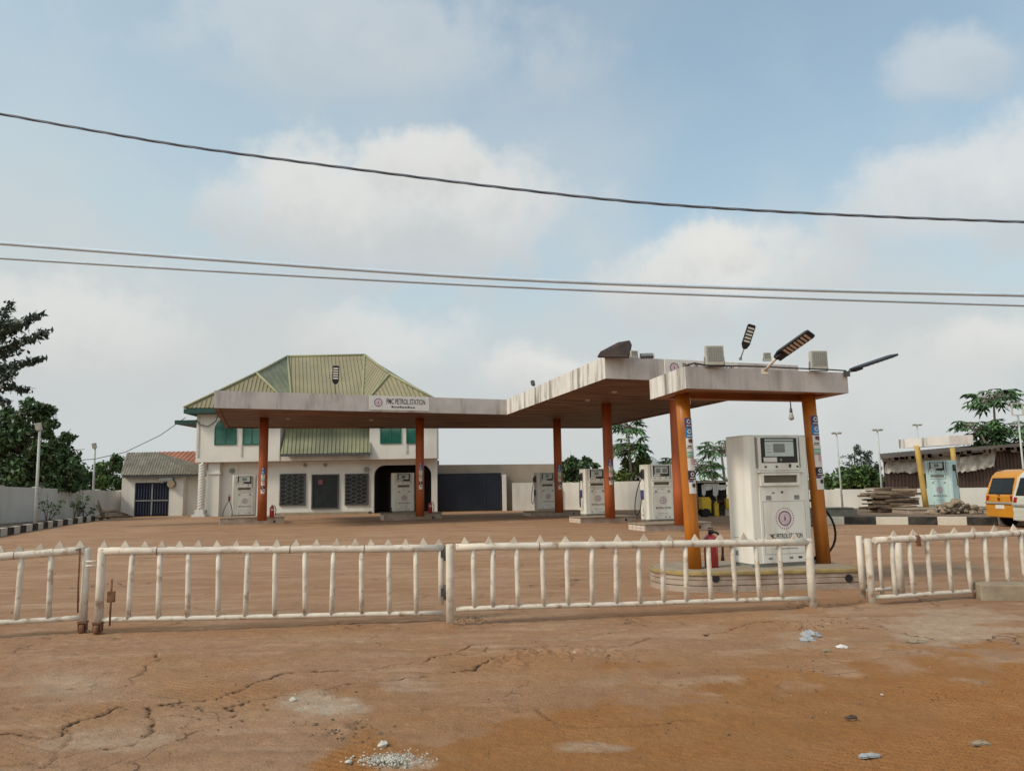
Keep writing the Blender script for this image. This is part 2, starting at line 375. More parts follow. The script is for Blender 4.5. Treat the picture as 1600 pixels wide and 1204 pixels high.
def build_ground():
    xs = np.arange(-6.6, 7.6, .020); g = [7.6]; st = .05
    while g[-1] < 900: st *= 1.22; g.append(g[-1] + st)
    xs = np.concatenate([-np.array(g[::-1]) + 1.0, xs, np.array(g)])
    ys = [3.5]; st = .0165
    while ys[-1] < 1500:
        if ys[-1] > 9.6: st *= 1.09
        ys.append(ys[-1] + st)
    ys = np.concatenate([[-400, -60, -12, -3, 0, 1.5, 2.6], np.array(ys)])
    X, Y = np.meshgrid(xs, ys); nx, ny = len(xs), len(ys)
    # where each ground point appears, used to lay out the cracks and patches at their real places
    qx, qy, qz = X, Y, -CAMZ
    w = qx * fwd.x + qy * fwd.y + qz * fwd.z; w = np.where(w < .3, .3, w)
    PXX = 800 + F * (qx * rt.x + qy * rt.y + qz * rt.z) / w; PYY = 602 - F * (qx * up.x + qy * up.y + qz * up.z) / w
    near = np.clip((11.5 - Y) / 2.5, 0, 1)
    wob = fbm(X, Y, 3.0, 4, 5) - .5
    wx, wy = X + (fbm(X, Y, 2.2, 3, 21) - .5) * .25 + (fbm(X, Y, 14, 2, 23) - .5) * .06, Y + (fbm(X, Y, 2.2, 3, 31) - .5) * .25 + (fbm(X, Y, 14, 2, 33) - .5) * .06
    lines = [([(0, 1150), (50, 1149), (102, 1146), (132, 1127), (175, 1107)], .022),
             ([(132, 1082), (165, 1076), (192, 1072), (202, 1069), (220, 1047), (245, 1015)], .010),
             ([(245, 1100), (290, 1096), (340, 1091), (370, 1077), (415, 1060), (460, 1051), (520, 1049), (570, 1047), (600, 1040), (665, 1032), (715, 1017), (745, 1007)], .024),
             ([(570, 1047), (675, 1048), (740, 1045), (780, 1035), (800, 1025), (850, 1022)], .018),
             ([(345, 1105), (360, 1102), (400, 1092), (450, 1085), (490, 1080), (550, 1067), (620, 1060), (675, 1052)], .020),
             ([(80, 1194), (105, 1180), (150, 1170), (210, 1164), (230, 1150), (245, 1135), (235, 1110), (225, 1102)], .020),
             ([(230, 1150), (280, 1142), (345, 1132)], .014), ([(140, 1202), (175, 1195), (210, 1185)], .016), ([(-40, 1200), (20, 1190), (60, 1186)], .014),
             ([(100, 1180), (122, 1155), (130, 1130)], .010), ([(0, 1107), (70, 1106)], .008), ([(345, 1105), (352, 1123), (300, 1118), (250, 1116)], .012),
             ([(800, 1001), (855, 1000), (935, 990), (1035, 982)], .018), ([(800, 1016), (850, 1010), (975, 1007), (1015, 996)], .020),
             ([(1100, 992), (1170, 975), (1250, 969), (1300, 966), (1340, 961)], .020),
             ([(800, 1110), (830, 1107), (875, 1132), (920, 1137), (975, 1136), (1025, 1127), (1100, 1120)], .011),
             ([(0, 1020), (40, 1018), (105, 1016)], .006), ([(300, 940), (330, 925), (350, 905)], .012)]
    crack = np.zeros_like(X); cdist = np.full_like(X, 4.0)
    for pts, wd in lines:
        P = [G(px, py) for px, py in pts]
        for a, b in zip(P[:-1], P[1:]):
            dx, dy = b.x - a.x, b.y - a.y; l2 = dx * dx + dy * dy
            cx0, cx1 = min(a.x, b.x) - .5, max(a.x, b.x) + .5
            sel = (X > cx0) & (X < cx1) & (Y > min(a.y, b.y) - .5) & (Y < max(a.y, b.y) + .5)
            if not sel.any(): continue
            t = np.clip(((wx[sel] - a.x) * dx + (wy[sel] - a.y) * dy) / l2, 0, 1)
            dd = np.hypot(wx[sel] - a.x - t * dx, wy[sel] - a.y - t * dy)
            cdist[sel] = np.minimum(cdist[sel], dd / (wd * .52 * (.45 + .9 * fbm(X[sel], Y[sel], 1.7, 2, 78)) + .002))
            wv = wd * (.15 + 1.2 * fbm(X[sel], Y[sel], 4, 3, 77) ** 1.3)
            crack[sel] = np.maximum(crack[sel], np.clip(1.3 - dd / (wv * .42 + .0075), 0, 1) * np.clip(.55 + 1.2 * fbm(X[sel], Y[sel], 2.3, 2, 99), 0, 1))
    def blob(px, py, rx, ry, k=1.0, soft=.5):
        d = np.hypot((PXX - px) / rx, (PYY - py) / ry) + wob * 1.6
        return np.clip((1 - d) / soft, 0, 1) * k
    # loose orange dirt along the road side
    edge = np.interp(PXX, [0, 420, 560, 800, 1000, 1150, 1300, 1600], [1260, 1215, 1150, 1105, 1085, 1045, 1020, 1008])
    orange_ = np.clip((PYY - edge + wob * 150) / 34, 0, 1) * near
    orange_ = np.maximum(orange_, blob(960, 1040, 90, 14, .9) * near)
    orange_ = np.maximum(orange_ * (1 - blob(870, 1090, 260, 46, .9)), blob(1290, 935, 110, 22, .8) * near)
    orange_ = np.maximum(orange_, blob(330, 985, 420, 14, .35) * near)
    orange_ = np.maximum(orange_, .45 * np.clip((fbm(X, Y, .7, 3, 91) - .55) * 6, 0, 1) * near)
    pale = np.maximum.reduce([blob(490, 1102, 95, 20, .85), blob(606, 1190, 62, 18, 1.0), blob(1480, 975, 130, 30, .6), blob(120, 1075, 110, 30, .35),
                              blob(920, 1168, 60, 10, .5), blob(1250, 998, 60, 14, .35), blob(640, 1070, 60, 16, .4), blob(1500, 1005, 60, 8, .5), blob(160, 1160, 130, 30, .4)]) * near
    rub = np.maximum.reduce([blob(900, 1022, 130, 16, 1), blob(790, 1035, 60, 14, .8), blob(545, 1140, 45, 18, .7), blob(735, 966, 50, 8, 1), blob(1300, 975, 110, 8, .6),
                             blob(1260, 945, 50, 8, .7)]) * near
    fine = fbm(X, Y, 26, 3, 51); med = fbm(X, Y, 4.5, 3, 61); big = fbm(X, Y, .5, 3, 71)
    Z = near * ((big - .5) * .06 + (med - .5) * .018 + (fine - .5) * .010)
    Z += near * (fbm(X, Y, 9, 3, 87) - .5) * .022 * (1 - .6 * orange_)
    Z += near * rub * ((fbm(X, Y, 17, 3, 81) - .5) * .085)
    Z -= near * crack * (.016 + .012 * med)
    tr = (X * .50 + Y * .87)                                     # old tyre marks in the dirt
    Z += near * orange_ * (.013 * np.sin(tr * 95 + (med - .5) * 5) * np.clip((fbm(X, Y, .9, 2, 44) - .42) * 5, 0, 1) + (fine - .5) * .008)
    for px, py in ((703, 978), (1268, 950), (1349, 937), (1362, 945)):
        q = G(px, py); Z += .030 * np.exp(-((X - q.x) ** 2 + (Y - q.y) ** 2) / .018) * (.5 + fine)
    Z = np.where(Y < 3, -.02, Z)
    V = np.stack([X, Y, Z], -1).reshape(-1, 3)
    i = np.arange(ny - 1)[:, None] * nx + np.arange(nx - 1)[None, :]
    Fq = np.stack([i, i + 1, i + nx + 1, i + nx], -1).reshape(-1, 4)
    me = bpy.data.meshes.new('ground'); me.vertices.add(len(V)); me.vertices.foreach_set('co', V.ravel())
    me.loops.add(Fq.size); me.loops.foreach_set('vertex_index', Fq.ravel())
    me.polygons.add(len(Fq)); me.polygons.foreach_set('loop_start', np.arange(0, Fq.size, 4)); me.polygons.foreach_set('loop_total', np.full(len(Fq), 4))
    me.polygons.foreach_set('use_smooth', np.ones(len(Fq), bool)); me.update(calc_edges=True)
    at = me.attributes.new('mask', 'FLOAT_COLOR', 'POINT')
    at.data.foreach_set('color', np.stack([np.clip(cdist / 4, 0, 1), orange_, pale, rub], -1).reshape(-1))
    mt = bpy.data.materials.new('dusty ground'); mt.use_nodes = True; nt = mt.node_tree; N = nt.nodes.new; L = nt.links.new
    b = nt.nodes['Principled BSDF']; b.inputs['Roughness'].default_value = .93; b.inputs['Specular IOR Level'].default_value = .2
    a = N('ShaderNodeAttribute'); a.attribute_name = 'mask'; sp = N('ShaderNodeSeparateColor'); L(a.outputs['Color'], sp.inputs[0])
    tc = N('ShaderNodeTexCoord')
    def nz(s, sc=(1, 1, 1), rot=0, det=6, ro=.6):
        mp = N('ShaderNodeMapping'); L(tc.outputs['Object'], mp.inputs[0]); mp.inputs['Scale'].default_value = sc; mp.inputs['Rotation'].default_value = (0, 0, rot)
        n = N('ShaderNodeTexNoise'); n.inputs['Scale'].default_value = s; n.inputs['Detail'].default_value = det; n.inputs['Roughness'].default_value = ro
        L(mp.outputs[0], n.inputs['Vector']); return n.outputs['Fac']
    def rng(x, lo, hi, a_=0, b_=1):
        r = N('ShaderNodeMapRange'); L(x, r.inputs[0]); r.inputs[1].default_value = lo; r.inputs[2].default_value = hi; r.inputs[3].default_value = a_; r.inputs[4].default_value = b_; return r.outputs[0]
    def mix(f, A, B):
        n = N('ShaderNodeMix'); n.data_type = 'RGBA'
        if isinstance(f, float): n.inputs[0].default_value = f
        else: L(f, n.inputs[0])
        for s_, x in ((n.inputs[6], A), (n.inputs[7], B)):
            if isinstance(x, tuple): s_.default_value = x + (1,)
            else: L(x, s_)
        return n.outputs[2]
    c = mix(rng(nz(.35), .35, .65), (.310, .163, .086), (.360, .205, .118))
    c = mix(rng(nz(.8, (.45, 1.7, 1), R(-8)), .50, .68, 0, .75), c, (.44, .285, .180))    # wind blown dust streaks
    c = mix(rng(nz(.9, (.45, 1.6, 1), R(-14)), .52, .74, 0, .65), c, (.225, .120, .066))
    c = mix(rng(nz(2.0, (.4, 2.0, 1), R(-5), 6), .54, .66, 0, .65), c, (.44, .285, .185))
    c = mix(rng(nz(2.3, (.45, 1.7, 1), R(-10), 5), .56, .74, 0, .5), c, (.19, .10, .055))
    c = mix(rng(nz(7.0), .45, .7, 0, .35), c, (.20, .115, .065))
    c = mix(rng(nz(38.0, det=3), .5, .75, 0, .30), c, (.44, .31, .21))
    od = mix(rng(nz(2.2), .35, .65), (.295, .128, .042), (.335, .160, .062))
    od = mix(rng(nz(21.0, det=4), .45, .72, 0, .5), od, (.235, .102, .035))
    c = mix(sp.outputs[1], c, od)
    pm = N('ShaderNodeMath'); pm.operation = 'MULTIPLY'; L(sp.outputs[2], pm.inputs[0]); L(rng(nz(9.0), .3, .62, .25, 1), pm.inputs[1])
    c = mix(pm.outputs[0], c, (.46, .365, .28))
    def mth(op, a_, b_):
        n = N('ShaderNodeMath'); n.operation = op
        for i_, x in enumerate((a_, b_)):
            if isinstance(x, (int, float)): n.inputs[i_].default_value = x
            else: L(x, n.inputs[i_])
        return n.outputs[0]
    cv = mth('ADD', mth('MULTIPLY', sp.outputs[0], 4.0), mth('MULTIPLY', mth('SUBTRACT', nz(30, det=5, ro=.7), .5), 1.7))
    edge_ = rng(cv, 2.6, 1.0, 0, .45); line_ = rng(cv, 1.05, .55, 0, 1)
    c = mix(edge_, c, (.19, .105, .060))
    c = mix(line_, c, (.080, .044, .026))
    # hairline crazing of the old surface away from the loose dirt
    vw = N('ShaderNodeVectorMath'); vw.operation = 'ADD'; L(tc.outputs['Object'], vw.inputs[0])
    vn = N('ShaderNodeTexNoise'); vn.inputs['Scale'].default_value = 1.6; vn.inputs['Detail'].default_value = 6; L(tc.outputs['Object'], vn.inputs['Vector'])
    vs_ = N('ShaderNodeVectorMath'); vs_.operation = 'SCALE'; L(vn.outputs['Color'], vs_.inputs[0]); vs_.inputs['Scale'].default_value = .9; L(vs_.outputs[0], vw.inputs[1])
    vo = N('ShaderNodeTexVoronoi'); vo.feature = 'DISTANCE_TO_EDGE'; vo.inputs['Scale'].default_value = .75; L(vw.outputs[0], vo.inputs['Vector'])
    hair = mth('MULTIPLY', rng(vo.outputs['Distance'], .011, .004, 0, 1), rng(nz(.6, det=3), .50, .60, 0, .8))
    hair = mth('MULTIPLY', hair, mth('SUBTRACT', 1.0, sp.outputs[1]))
    c = mix(hair, c, (.10, .055, .032))
    # coarse grains
    vg = N('ShaderNodeTexVoronoi'); vg.inputs['Scale'].default_value = 26; L(tc.outputs['Object'], vg.inputs['Vector'])
    grain = mth('MULTIPLY', rng(vg.outputs['Distance'], .20, .12, 0, 1), rng(nz(1.3, det=4), .48, .66, 0, .75))
    c = mix(grain, c, (.13, .075, .045))
    L(c, b.inputs['Base Color'])
    bp = N('ShaderNodeBump'); bp.inputs['Strength'].default_value = .8; bp.inputs['Distance'].default_value = .03
    L(mth('SUBTRACT', mth('ADD', nz(45, det=6, ro=.7), mth('MULTIPLY', grain, .5)), mth('ADD', line_, mth('MULTIPLY', hair, .6))), bp.inputs['Height']); L(bp.outputs[0], b.inputs['Normal'])
    me.materials.append(mt)
    o = bpy.data.objects.new('ground', me); COL.objects.link(o); o['kind'] = 'structure'; o['label'] = 'dusty red brown forecourt and cracked road verge'
build_ground()

def kerb(name, pts, hgt, wid, seg, label, first_black=True):
    pts = [Vector((p.x, p.y, 0)) for p in pts]; mb = MB(); k = 0
    for a, b in zip(pts[:-1], pts[1:]):
        d = (b - a); n = max(1, round(d.length / seg)); u = d.normalized(); w = Vector((-u.y, u.x, 0))
        for i in range(n):
            s0, s1 = d.length * i / n + .006, d.length * (i + 1) / n - .006
            hh = hgt + random.uniform(-.008, .008); oo = random.uniform(-.012, .012)
            mb.cur = 0 if (k % 2 == 0) == first_black else 1; k += 1
            A, B = a + u * s0 + w * oo, a + u * s1 + w * oo
            vs = [A, B, B + w * wid, A + w * wid]
            mb.prism([(v.x, v.y) for v in vs], -.05, hh)
    o = link(name, mesh_of(name, mb, [kerb_b, kerb_w]), None, (0, 0, 0), .015); o['kind'] = 'structure'; o['label'] = label
    return o
kl = [G(-160, 868), G(0, 838), G(90, 822), G(172, 810)]
kerb('kerb', kl, .30, .18, .85, 'black and white painted kerb along the left planting bed')
kr = [G(1272, 818.5), G(1420, 819.5), G(1560, 820.5), G(1760, 822)]
kerb('kerb', kr, .27, .20, 1.05, 'black and white painted kerb in front of the timber and rubble', False)
kerb('kerb', [G(1080, 806), G(1160, 805)], .32, .25, .75, 'low kerb in front of the roadside stall', False)
# raised soil beds behind the kerbs
def bed(front, back, z, label):
    mb = MB(); pts = [(p.x, p.y) for p in front] + [(p.x, p.y) for p in back]; mb.prism(pts, -.05, z)
    o = link('soil_bed', mesh_of('soil_bed', mb, soil), None); o['kind'] = 'structure'; o['label'] = label
off = Vector((-.25, .2, 0))
bed([p + off for p in kl], [G(178, 800) + Vector((-.6, 1.5, 0)), D(-30, 760, 38)], .16, 'earth bed between the left kerb and the boundary wall')
bed([p + Vector((0, .25, 0)) for p in kr], [D(1760, 760, 39), D(1280, 760, 40)], .14, 'bare earth bed behind the right kerb')

# ------------------------------------------------------------------ barrier gates
def wobble_tube(mb, a, b, r, n=10, k=6, amp=.004):
    a, b = Vector(a), Vector(b)
    pts = [a.lerp(b, i / k) + Vector((0, random.uniform(-amp, amp), random.uniform(-amp, amp))) for i in range(k + 1)]
    mb.tube(pts, r, n)
def gate(label, pl, pr, topl, topr, botl, botr, balpx, spikepx, r_top=.045, r_bal=.030, r_bot=.030, spike_h=.088):
    P0, P1 = G(*pl), G(*pr); e = (P1 - P0); e.z = 0; e.normalize(); rz = math.atan2(e.y, e.x)
    t = thing('barrier_gate', label, 'gate', (P0.x, P0.y, 0), rz, 'white tubular gates along the forecourt edge')
    inv = xf(t).inverted()
    def L(px, py): q = inv @ HIT(px, py, P0, e); return q.x, q.z
    (x0, zt0), (x1, zt1) = L(*topl), L(*topr); (xb0, zb0), (xb1, zb1) = L(*botl), L(*botr)
    zt = lambda x: zt0 + (zt1 - zt0) * (x - x0) / (x1 - x0); zb = lambda x: zb0 + (zb1 - zb0) * (x - xb0) / (xb1 - xb0)
    mb = MB(); wobble_tube(mb, (x0, 0, zt0), (x1, 0, zt1), r_top, 12, 10); part('top_rail', mb, white_gate, t)
    mb = MB(); wobble_tube(mb, (xb0, 0, zb0), (xb1, 0, zb1), r_bot, 10, 10); part('bottom_rail', mb, white_gate, t)
    for f_ in (.22, .55, .80):
        x = x0 + (x1 - x0) * (f_ + random.uniform(-.06, .06)); mb = MB(); mb.tube([(x - .004, 0, zt(x)), (x + .004, 0, zt(x))], r_top + .0025, 12); part('weld_seam', mb, rust, t)
    for px in balpx:
        x = L(px, 880)[0]; mb = MB(); a = random.uniform(-.008, .008)
        wobble_tube(mb, (x + a, 0, zb(x)), (x - a, 0, zt(x) - r_top * .5), r_bal, 9, 3, .002); part('baluster', mb, white_gate, t)
    for px in spikepx:
        x = L(px, 855)[0]; z = zt(x) + r_top * .82; hh = spike_h * random.uniform(.9, 1.1); wd = .052 * random.uniform(.9, 1.1); dx = random.uniform(-.012, .012); mb = MB()
        mb.add([(x - wd, -.022, z), (x + wd, -.022, z), (x + wd, .022, z), (x - wd, .022, z), (x + dx, 0, z + hh)], [(3, 2, 1, 0), (0, 1, 4), (1, 2, 4), (2, 3, 4), (3, 0, 4)])
        part('spike', mb, spike_paint, t)
    return t, L, zt, zb
def gpost(t, x, z0, z1, r, cap=True):
    mb = MB(); mb.tube([(x, 0, z0), (x, 0, (z0 + z1) / 2), (x, 0, z1 - .01), (x, 0, z1)], [r, r, r, r * .85], 14); return part('post', mb, white_gate, t)
def caster(t, x, y=-.01):
    mb = MB(); mb.box(x - .05, x + .05, y - .05, y + .05, .125, .145); mb.box(x - .045, x - .035, y - .04, y + .04, .04, .13); mb.box(x + .035, x + .045, y - .04, y + .04, .04, .13)
    o = part('caster', mb, rust, t); mb = MB(); mb.tube([(x - .028, y, .065), (x + .028, y, .065)], .065, 16); part('wheel', mb, rust, o)

# far left leaf
t, L, zt, zb = gate('spiked white gate leaf cut off by the left edge, on a rusty caster', (-150, 1008), (131, 990), (-150, 880), (134, 859), (-150, 981), (128, 964),
                    [-108, -62, -16, 32, 80], [-122, -92, -61, -30, 0, 30, 62, 93, 125])
x = L(131, 950)[0]; gpost(t, x, .13, zt(x) + .02, .042); caster(t, x)
mb = MB(); mb.tube([(x - .10, -.05, .95), (x - .06, -.05, .97), (x - .06, -.05, .55), (x - .05, -.05, .25)], .010, 7); part('drop_bolt', mb, rust, t)
# long leaf from the casters to the hinge post
t, L, zt, zb = gate('long spiked white gate leaf between the caster wheels and the middle hinge post', (155, 991), (690, 970), (155, 861), (692, 856), (158, 968), (692, 957),
                    [205, 250, 295, 342, 386, 430, 477, 520, 565, 608, 650], [163, 196, 227, 254, 281, 310, 340, 369, 400, 432, 462, 494, 525, 555, 580, 607, 633, 662, 686])
x = L(155, 950)[0]; gpost(t, x, .13, zt(x) + .035, .047); caster(t, x)
mb = MB(); mb.tube([(x + .14, -.05, .62), (x + .14, -.05, .10)], .011, 7); mb.box(x + .10, x + .18, -.06, -.03, .36, .48); part('drop_bolt', mb, rust, t)
mb = MB(); mb.tube([(x - .16, -.02, .82), (x - .05, -.02, .82)], .012, 7); mb.tube([(x - .16, -.02, .77), (x - .05, -.02, .77)], .012, 7); part('latch', mb, white_gate, t)
x = L(690, 920)[0]; gpost(t, x - .005, .20, zt(x) + .01, .035)
for zz in (.34, .80):
    mb = MB(); mb.tube([(x + .045, -.03, zz - .09), (x + .045, -.03, zz + .09)], .016, 8); mb.box(x - .01, x + .10, -.036, -.026, zz - .05, zz + .05); part('hinge', mb, darkgrey, t)
# leaf in front of the pump
t, L, zt, zb = gate('white gate leaf from the middle hinge post to the thick post before the nearest pump', (706, 977), (1268, 950), (712, 855), (1266, 846), (712, 951), (1264, 934.5),
                    [740, 770, 808, 848, 886, 924.5, 962, 998, 1035, 1071, 1108, 1146, 1183, 1219], [727, 764, 803, 844, 884, 925, 966, 1007, 1047, 1087, 1125, 1163, 1202, 1242])
x = L(703, 920)[0]; gpost(t, x, -.03, zt(x) + .04, .046)
x = L(1267, 900)[0]; gpost(t, x, -.03, zt(x) + .04, .050)
# leaf running out at the right
t, L, zt, zb = gate('white gate leaf at the right edge with a broken rusty rail joint', (1362, 945), (1660, 926), (1366, 844), (1660, 829), (1366, 933), (1660, 915),
                    [1395, 1423, 1451, 1483, 1513, 1541, 1573, 1599, 1630], [1398, 1429, 1461, 1493, 1524, 1556, 1587, 1618, 1648])
x = L(1360, 900)[0]; gpost(t, x, -.03, zt(x) + .03, .045)
x = L(1431, 840)[0]; mb = MB(); mb.tube([(x - .03, 0, zt(x)), (x + .03, 0, zt(x))], .049, 12); mb.box(x - .03, x + .03, -.05, -.03, zt(x) - .10, zt(x)); part('clamp', mb, rust, t)
# folded leaf behind it
P0 = G(1349, 936); q = thing('folded_gate', 'short white gate frame folded back behind the right gate leaf', 'gate', (P0.x, P0.y, 0), R(13), 'white tubular gates along the forecourt edge')
mb = MB(); mb.tube([(0, 0, -.02), (0, 0, .84)], .040, 12); part('post', mb, white_gate, q)
mb = MB(); mb.tube([(0, 0, .76), (.62, 0, .76)], .03, 10); part('top_rail', mb, white_gate, q)
mb = MB(); mb.tube([(0, 0, .12), (.62, 0, .12)], .026, 10); part('bottom_rail', mb, white_gate, q)
for xx, rr in ((.30, .026), (.60, .05)):
    mb = MB(); mb.tube([(xx, 0, .05), (xx, 0, .76)], rr, 10); part('baluster', mb, white_gate, q)
P0 = G(1590, 938); mb = MB(); mb.box(-.42, .3, -.17, .17, 0, .22)
solo('concrete_block', mb, concrete, 'dusty concrete block lying against the right gate leaf', 'block', (P0.x, P0.y + .1, -.01), R(-14), bevel=.02)

# ------------------------------------------------------------------ canopies
def column_part(parent, base, h, r, m_, lean=(0, 0), stick=None, a0=-78, a1=0, cap=True):
    loc = Vector(base) - parent.location
    mb = MB(); lx, ly = lean
    mb.tube([(lx * k / 4, ly * k / 4, h * k / 4) for k in range(5)], [r * 1.04, r * 1.01, r, r, r], 24)
    c = part('column', mb, m_, parent, loc=loc)
    if stick:
        z0, z1 = stick; seq = [(.87, 1.0, stk_indigo, 1), (.735, .868, stk_blue, 1), (.60, .733, paper, 2), (.475, .598, stk_green, 3), (.30, .473, stk_pink, 4), (.185, .298, stk_black, 1), (0, .183, paper, 5)]
        if seq and parent['category'] and lean[0] < -.2: seq[0] = (.87, 1.0, stk_maroon, 1)
        rr = r + .006
        def arc(mb, za, zb, aa, ab, rr_):
            n = 6; vs = []
            for i in range(n + 1):
                q = R(aa + (ab - aa) * i / n)
                for z in (za, zb): vs.append((lx * z / h + rr_ * math.cos(q), ly * z / h + rr_ * math.sin(q), z))
            mb.add(vs, [(2 * i, 2 * i + 2, 2 * i + 3, 2 * i + 1) for i in range(n)], True)
        def dot(mb, cz, aa, rad, rr_, n=14):
            vs = [(lx * cz / h + rr_ * math.cos(R(aa)), ly * cz / h + rr_ * math.sin(R(aa)), cz)]
            for i in range(n):
                q = 2 * math.pi * i / n; z = cz + rad * math.sin(q); a = R(aa) + rad * math.cos(q) / r
                vs.append((lx * z / h + rr_ * math.cos(a), ly * z / h + rr_ * math.sin(a), z))
            mb.add(vs, [(0, 1 + i, 1 + (i + 1) % n) for i in range(n)], True)
        H = z1 - z0; am = (a0 + a1) / 2
        for f0, f1, sm_, kind in seq:
            mb = MB(); za, zb = z0 + H * f0, z0 + H * f1; arc(mb, za + .003, zb - .003, a0, a1, rr)
            mb.cur = 1
            if kind == 1:
                dot(mb, za + (zb - za) * .62, am - 4, (zb - za) * .24, rr + .003); mb.cur = 0; dot(mb, za + (zb - za) * .62, am - 4, (zb - za) * .12, rr + .006); mb.cur = 1
                arc(mb, za + (zb - za) * .14, za + (zb - za) * .24, a0 + 14, a1 - 14, rr + .003)
            if kind == 2:
                mb.cur = 2; arc(mb, za + (zb - za) * .55, za + (zb - za) * .88, a0 + 22, am - 6, rr + .003); arc(mb, za + (zb - za) * .1, za + (zb - za) * .22, a0 + 10, a1 - 30, rr + .003)
                mb.cur = 3; arc(mb, za + (zb - za) * .50, za + (zb - za) * .9, am - 4, a1 - 16, rr + .003)
            if kind == 3:
                mb.cur = 1; arc(mb, za + (zb - za) * .62, zb - .006, a0 + 2, a1 - 2, rr + .003); arc(mb, za + (zb - za) * .3, za + (zb - za) * .38, a0 + 2, a1 - 2, rr + .003)
            if kind == 4:
                mb.cur = 1; arc(mb, za + .006, za + (zb - za) * .45, a0 + 2, a1 - 2, rr + .003); arc(mb, za + (zb - za) * .45, zb - .006, a0 + 2, am - 10, rr + .003)
            if kind == 5:
                mb.cur = 2; dot(mb, za + (zb - za) * .6, am + 4, (zb - za) * .16, rr + .003); mb.cur = 4; arc(mb, za + (zb - za) * .84, zb - .004, a0 + 2, am, rr + .003)
            part('sticker', mb, [sm_, paper, ink, darkred, stk_indigo], c)
    return c

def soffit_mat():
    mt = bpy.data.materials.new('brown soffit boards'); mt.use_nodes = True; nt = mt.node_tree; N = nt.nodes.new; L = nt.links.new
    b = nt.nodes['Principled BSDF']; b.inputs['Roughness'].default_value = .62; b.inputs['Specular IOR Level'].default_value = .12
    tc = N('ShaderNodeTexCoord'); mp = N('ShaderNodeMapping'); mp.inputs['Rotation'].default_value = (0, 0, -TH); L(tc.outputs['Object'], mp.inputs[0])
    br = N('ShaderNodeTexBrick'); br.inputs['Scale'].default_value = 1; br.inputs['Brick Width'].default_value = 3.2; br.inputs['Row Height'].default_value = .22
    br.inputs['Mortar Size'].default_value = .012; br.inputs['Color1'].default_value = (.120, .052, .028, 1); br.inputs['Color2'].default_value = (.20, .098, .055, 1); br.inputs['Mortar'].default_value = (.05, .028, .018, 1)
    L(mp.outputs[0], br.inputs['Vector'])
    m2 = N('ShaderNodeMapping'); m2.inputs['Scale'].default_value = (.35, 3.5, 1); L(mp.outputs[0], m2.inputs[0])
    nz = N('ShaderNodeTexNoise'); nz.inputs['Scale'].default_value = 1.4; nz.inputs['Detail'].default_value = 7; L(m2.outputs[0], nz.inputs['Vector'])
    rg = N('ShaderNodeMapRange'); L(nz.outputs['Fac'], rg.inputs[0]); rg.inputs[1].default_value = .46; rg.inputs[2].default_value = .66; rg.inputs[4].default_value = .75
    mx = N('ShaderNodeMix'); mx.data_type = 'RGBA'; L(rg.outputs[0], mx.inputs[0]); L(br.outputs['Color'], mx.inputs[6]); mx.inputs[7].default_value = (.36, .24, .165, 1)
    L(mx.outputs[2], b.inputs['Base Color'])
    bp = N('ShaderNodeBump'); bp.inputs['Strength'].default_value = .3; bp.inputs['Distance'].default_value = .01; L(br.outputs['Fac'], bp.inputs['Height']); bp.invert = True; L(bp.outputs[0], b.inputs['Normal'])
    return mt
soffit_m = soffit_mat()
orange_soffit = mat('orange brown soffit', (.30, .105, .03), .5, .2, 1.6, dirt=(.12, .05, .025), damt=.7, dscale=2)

def slab_parts(t, corners, z0, z1, thick, dirty_edges, soffit, inset_z=.05):
    """ring of fascia walls (one mesh), a soffit sheet and a roof deck"""
    n = len(corners); c2 = [Vector((p.x, p.y, 0)) for p in corners]
    area = sum(c2[i].x * c2[(i + 1) % n].y - c2[(i + 1) % n].x * c2[i].y for i in range(n))
    sgn = 1 if area > 0 else -1
    inner = []
    for i in range(n):
        a, b, c = c2[i - 1], c2[i], c2[(i + 1) % n]
        n1 = Vector((-(b - a).y, (b - a).x, 0)).normalized() * sgn; n2 = Vector((-(c - b).y, (c - b).x, 0)).normalized() * sgn
        k = (n1 + n2); k = k / max(.2, k.dot(n1)); inner.append(b + k * thick)
    mb = MB(); zin = z0 + inset_z
    for i in range(n):
        j = (i + 1) % n; mb.cur = 1 if i in dirty_edges else 0
        a, b, ia, ib = c2[i], c2[j], inner[i], inner[j]; U = Vector((0, 0, 1))
        mb.add([a + U * z0, b + U * z0, b + U * z1, a + U * z1], [(0, 1, 2, 3)])
        mb.add([ia + U * z1, ib + U * z1, ib + U * (zin), ia + U * (zin)], [(0, 1, 2, 3)])
        mb.add([a + U * z1, b + U * z1, ib + U * z1, ia + U * z1], [(0, 1, 2, 3)])
        mb.cur = 2
        mb.add([a + U * z0, ia + U * z0, ib + U * z0, b + U * z0], [(0, 1, 2, 3)])
        mb.add([ia + U * z0, ia + U * zin, ib + U * zin, ib + U * z0], [(0, 1, 2, 3)])
    f = part('fascia', mb, [fascia, fascia_dirty, soffit], t, world=True)
    mb = MB(); mb.prism([(p.x, p.y) for p in inner], zin + .004, zin + .06); part('soffit', mb, soffit, t, world=True)
    mb = MB(); mb.prism([(p.x, p.y) for p in inner], z1 - .22, z1 - .12); part('roof_deck', mb, concrete_grey, t, world=True)
    return inner

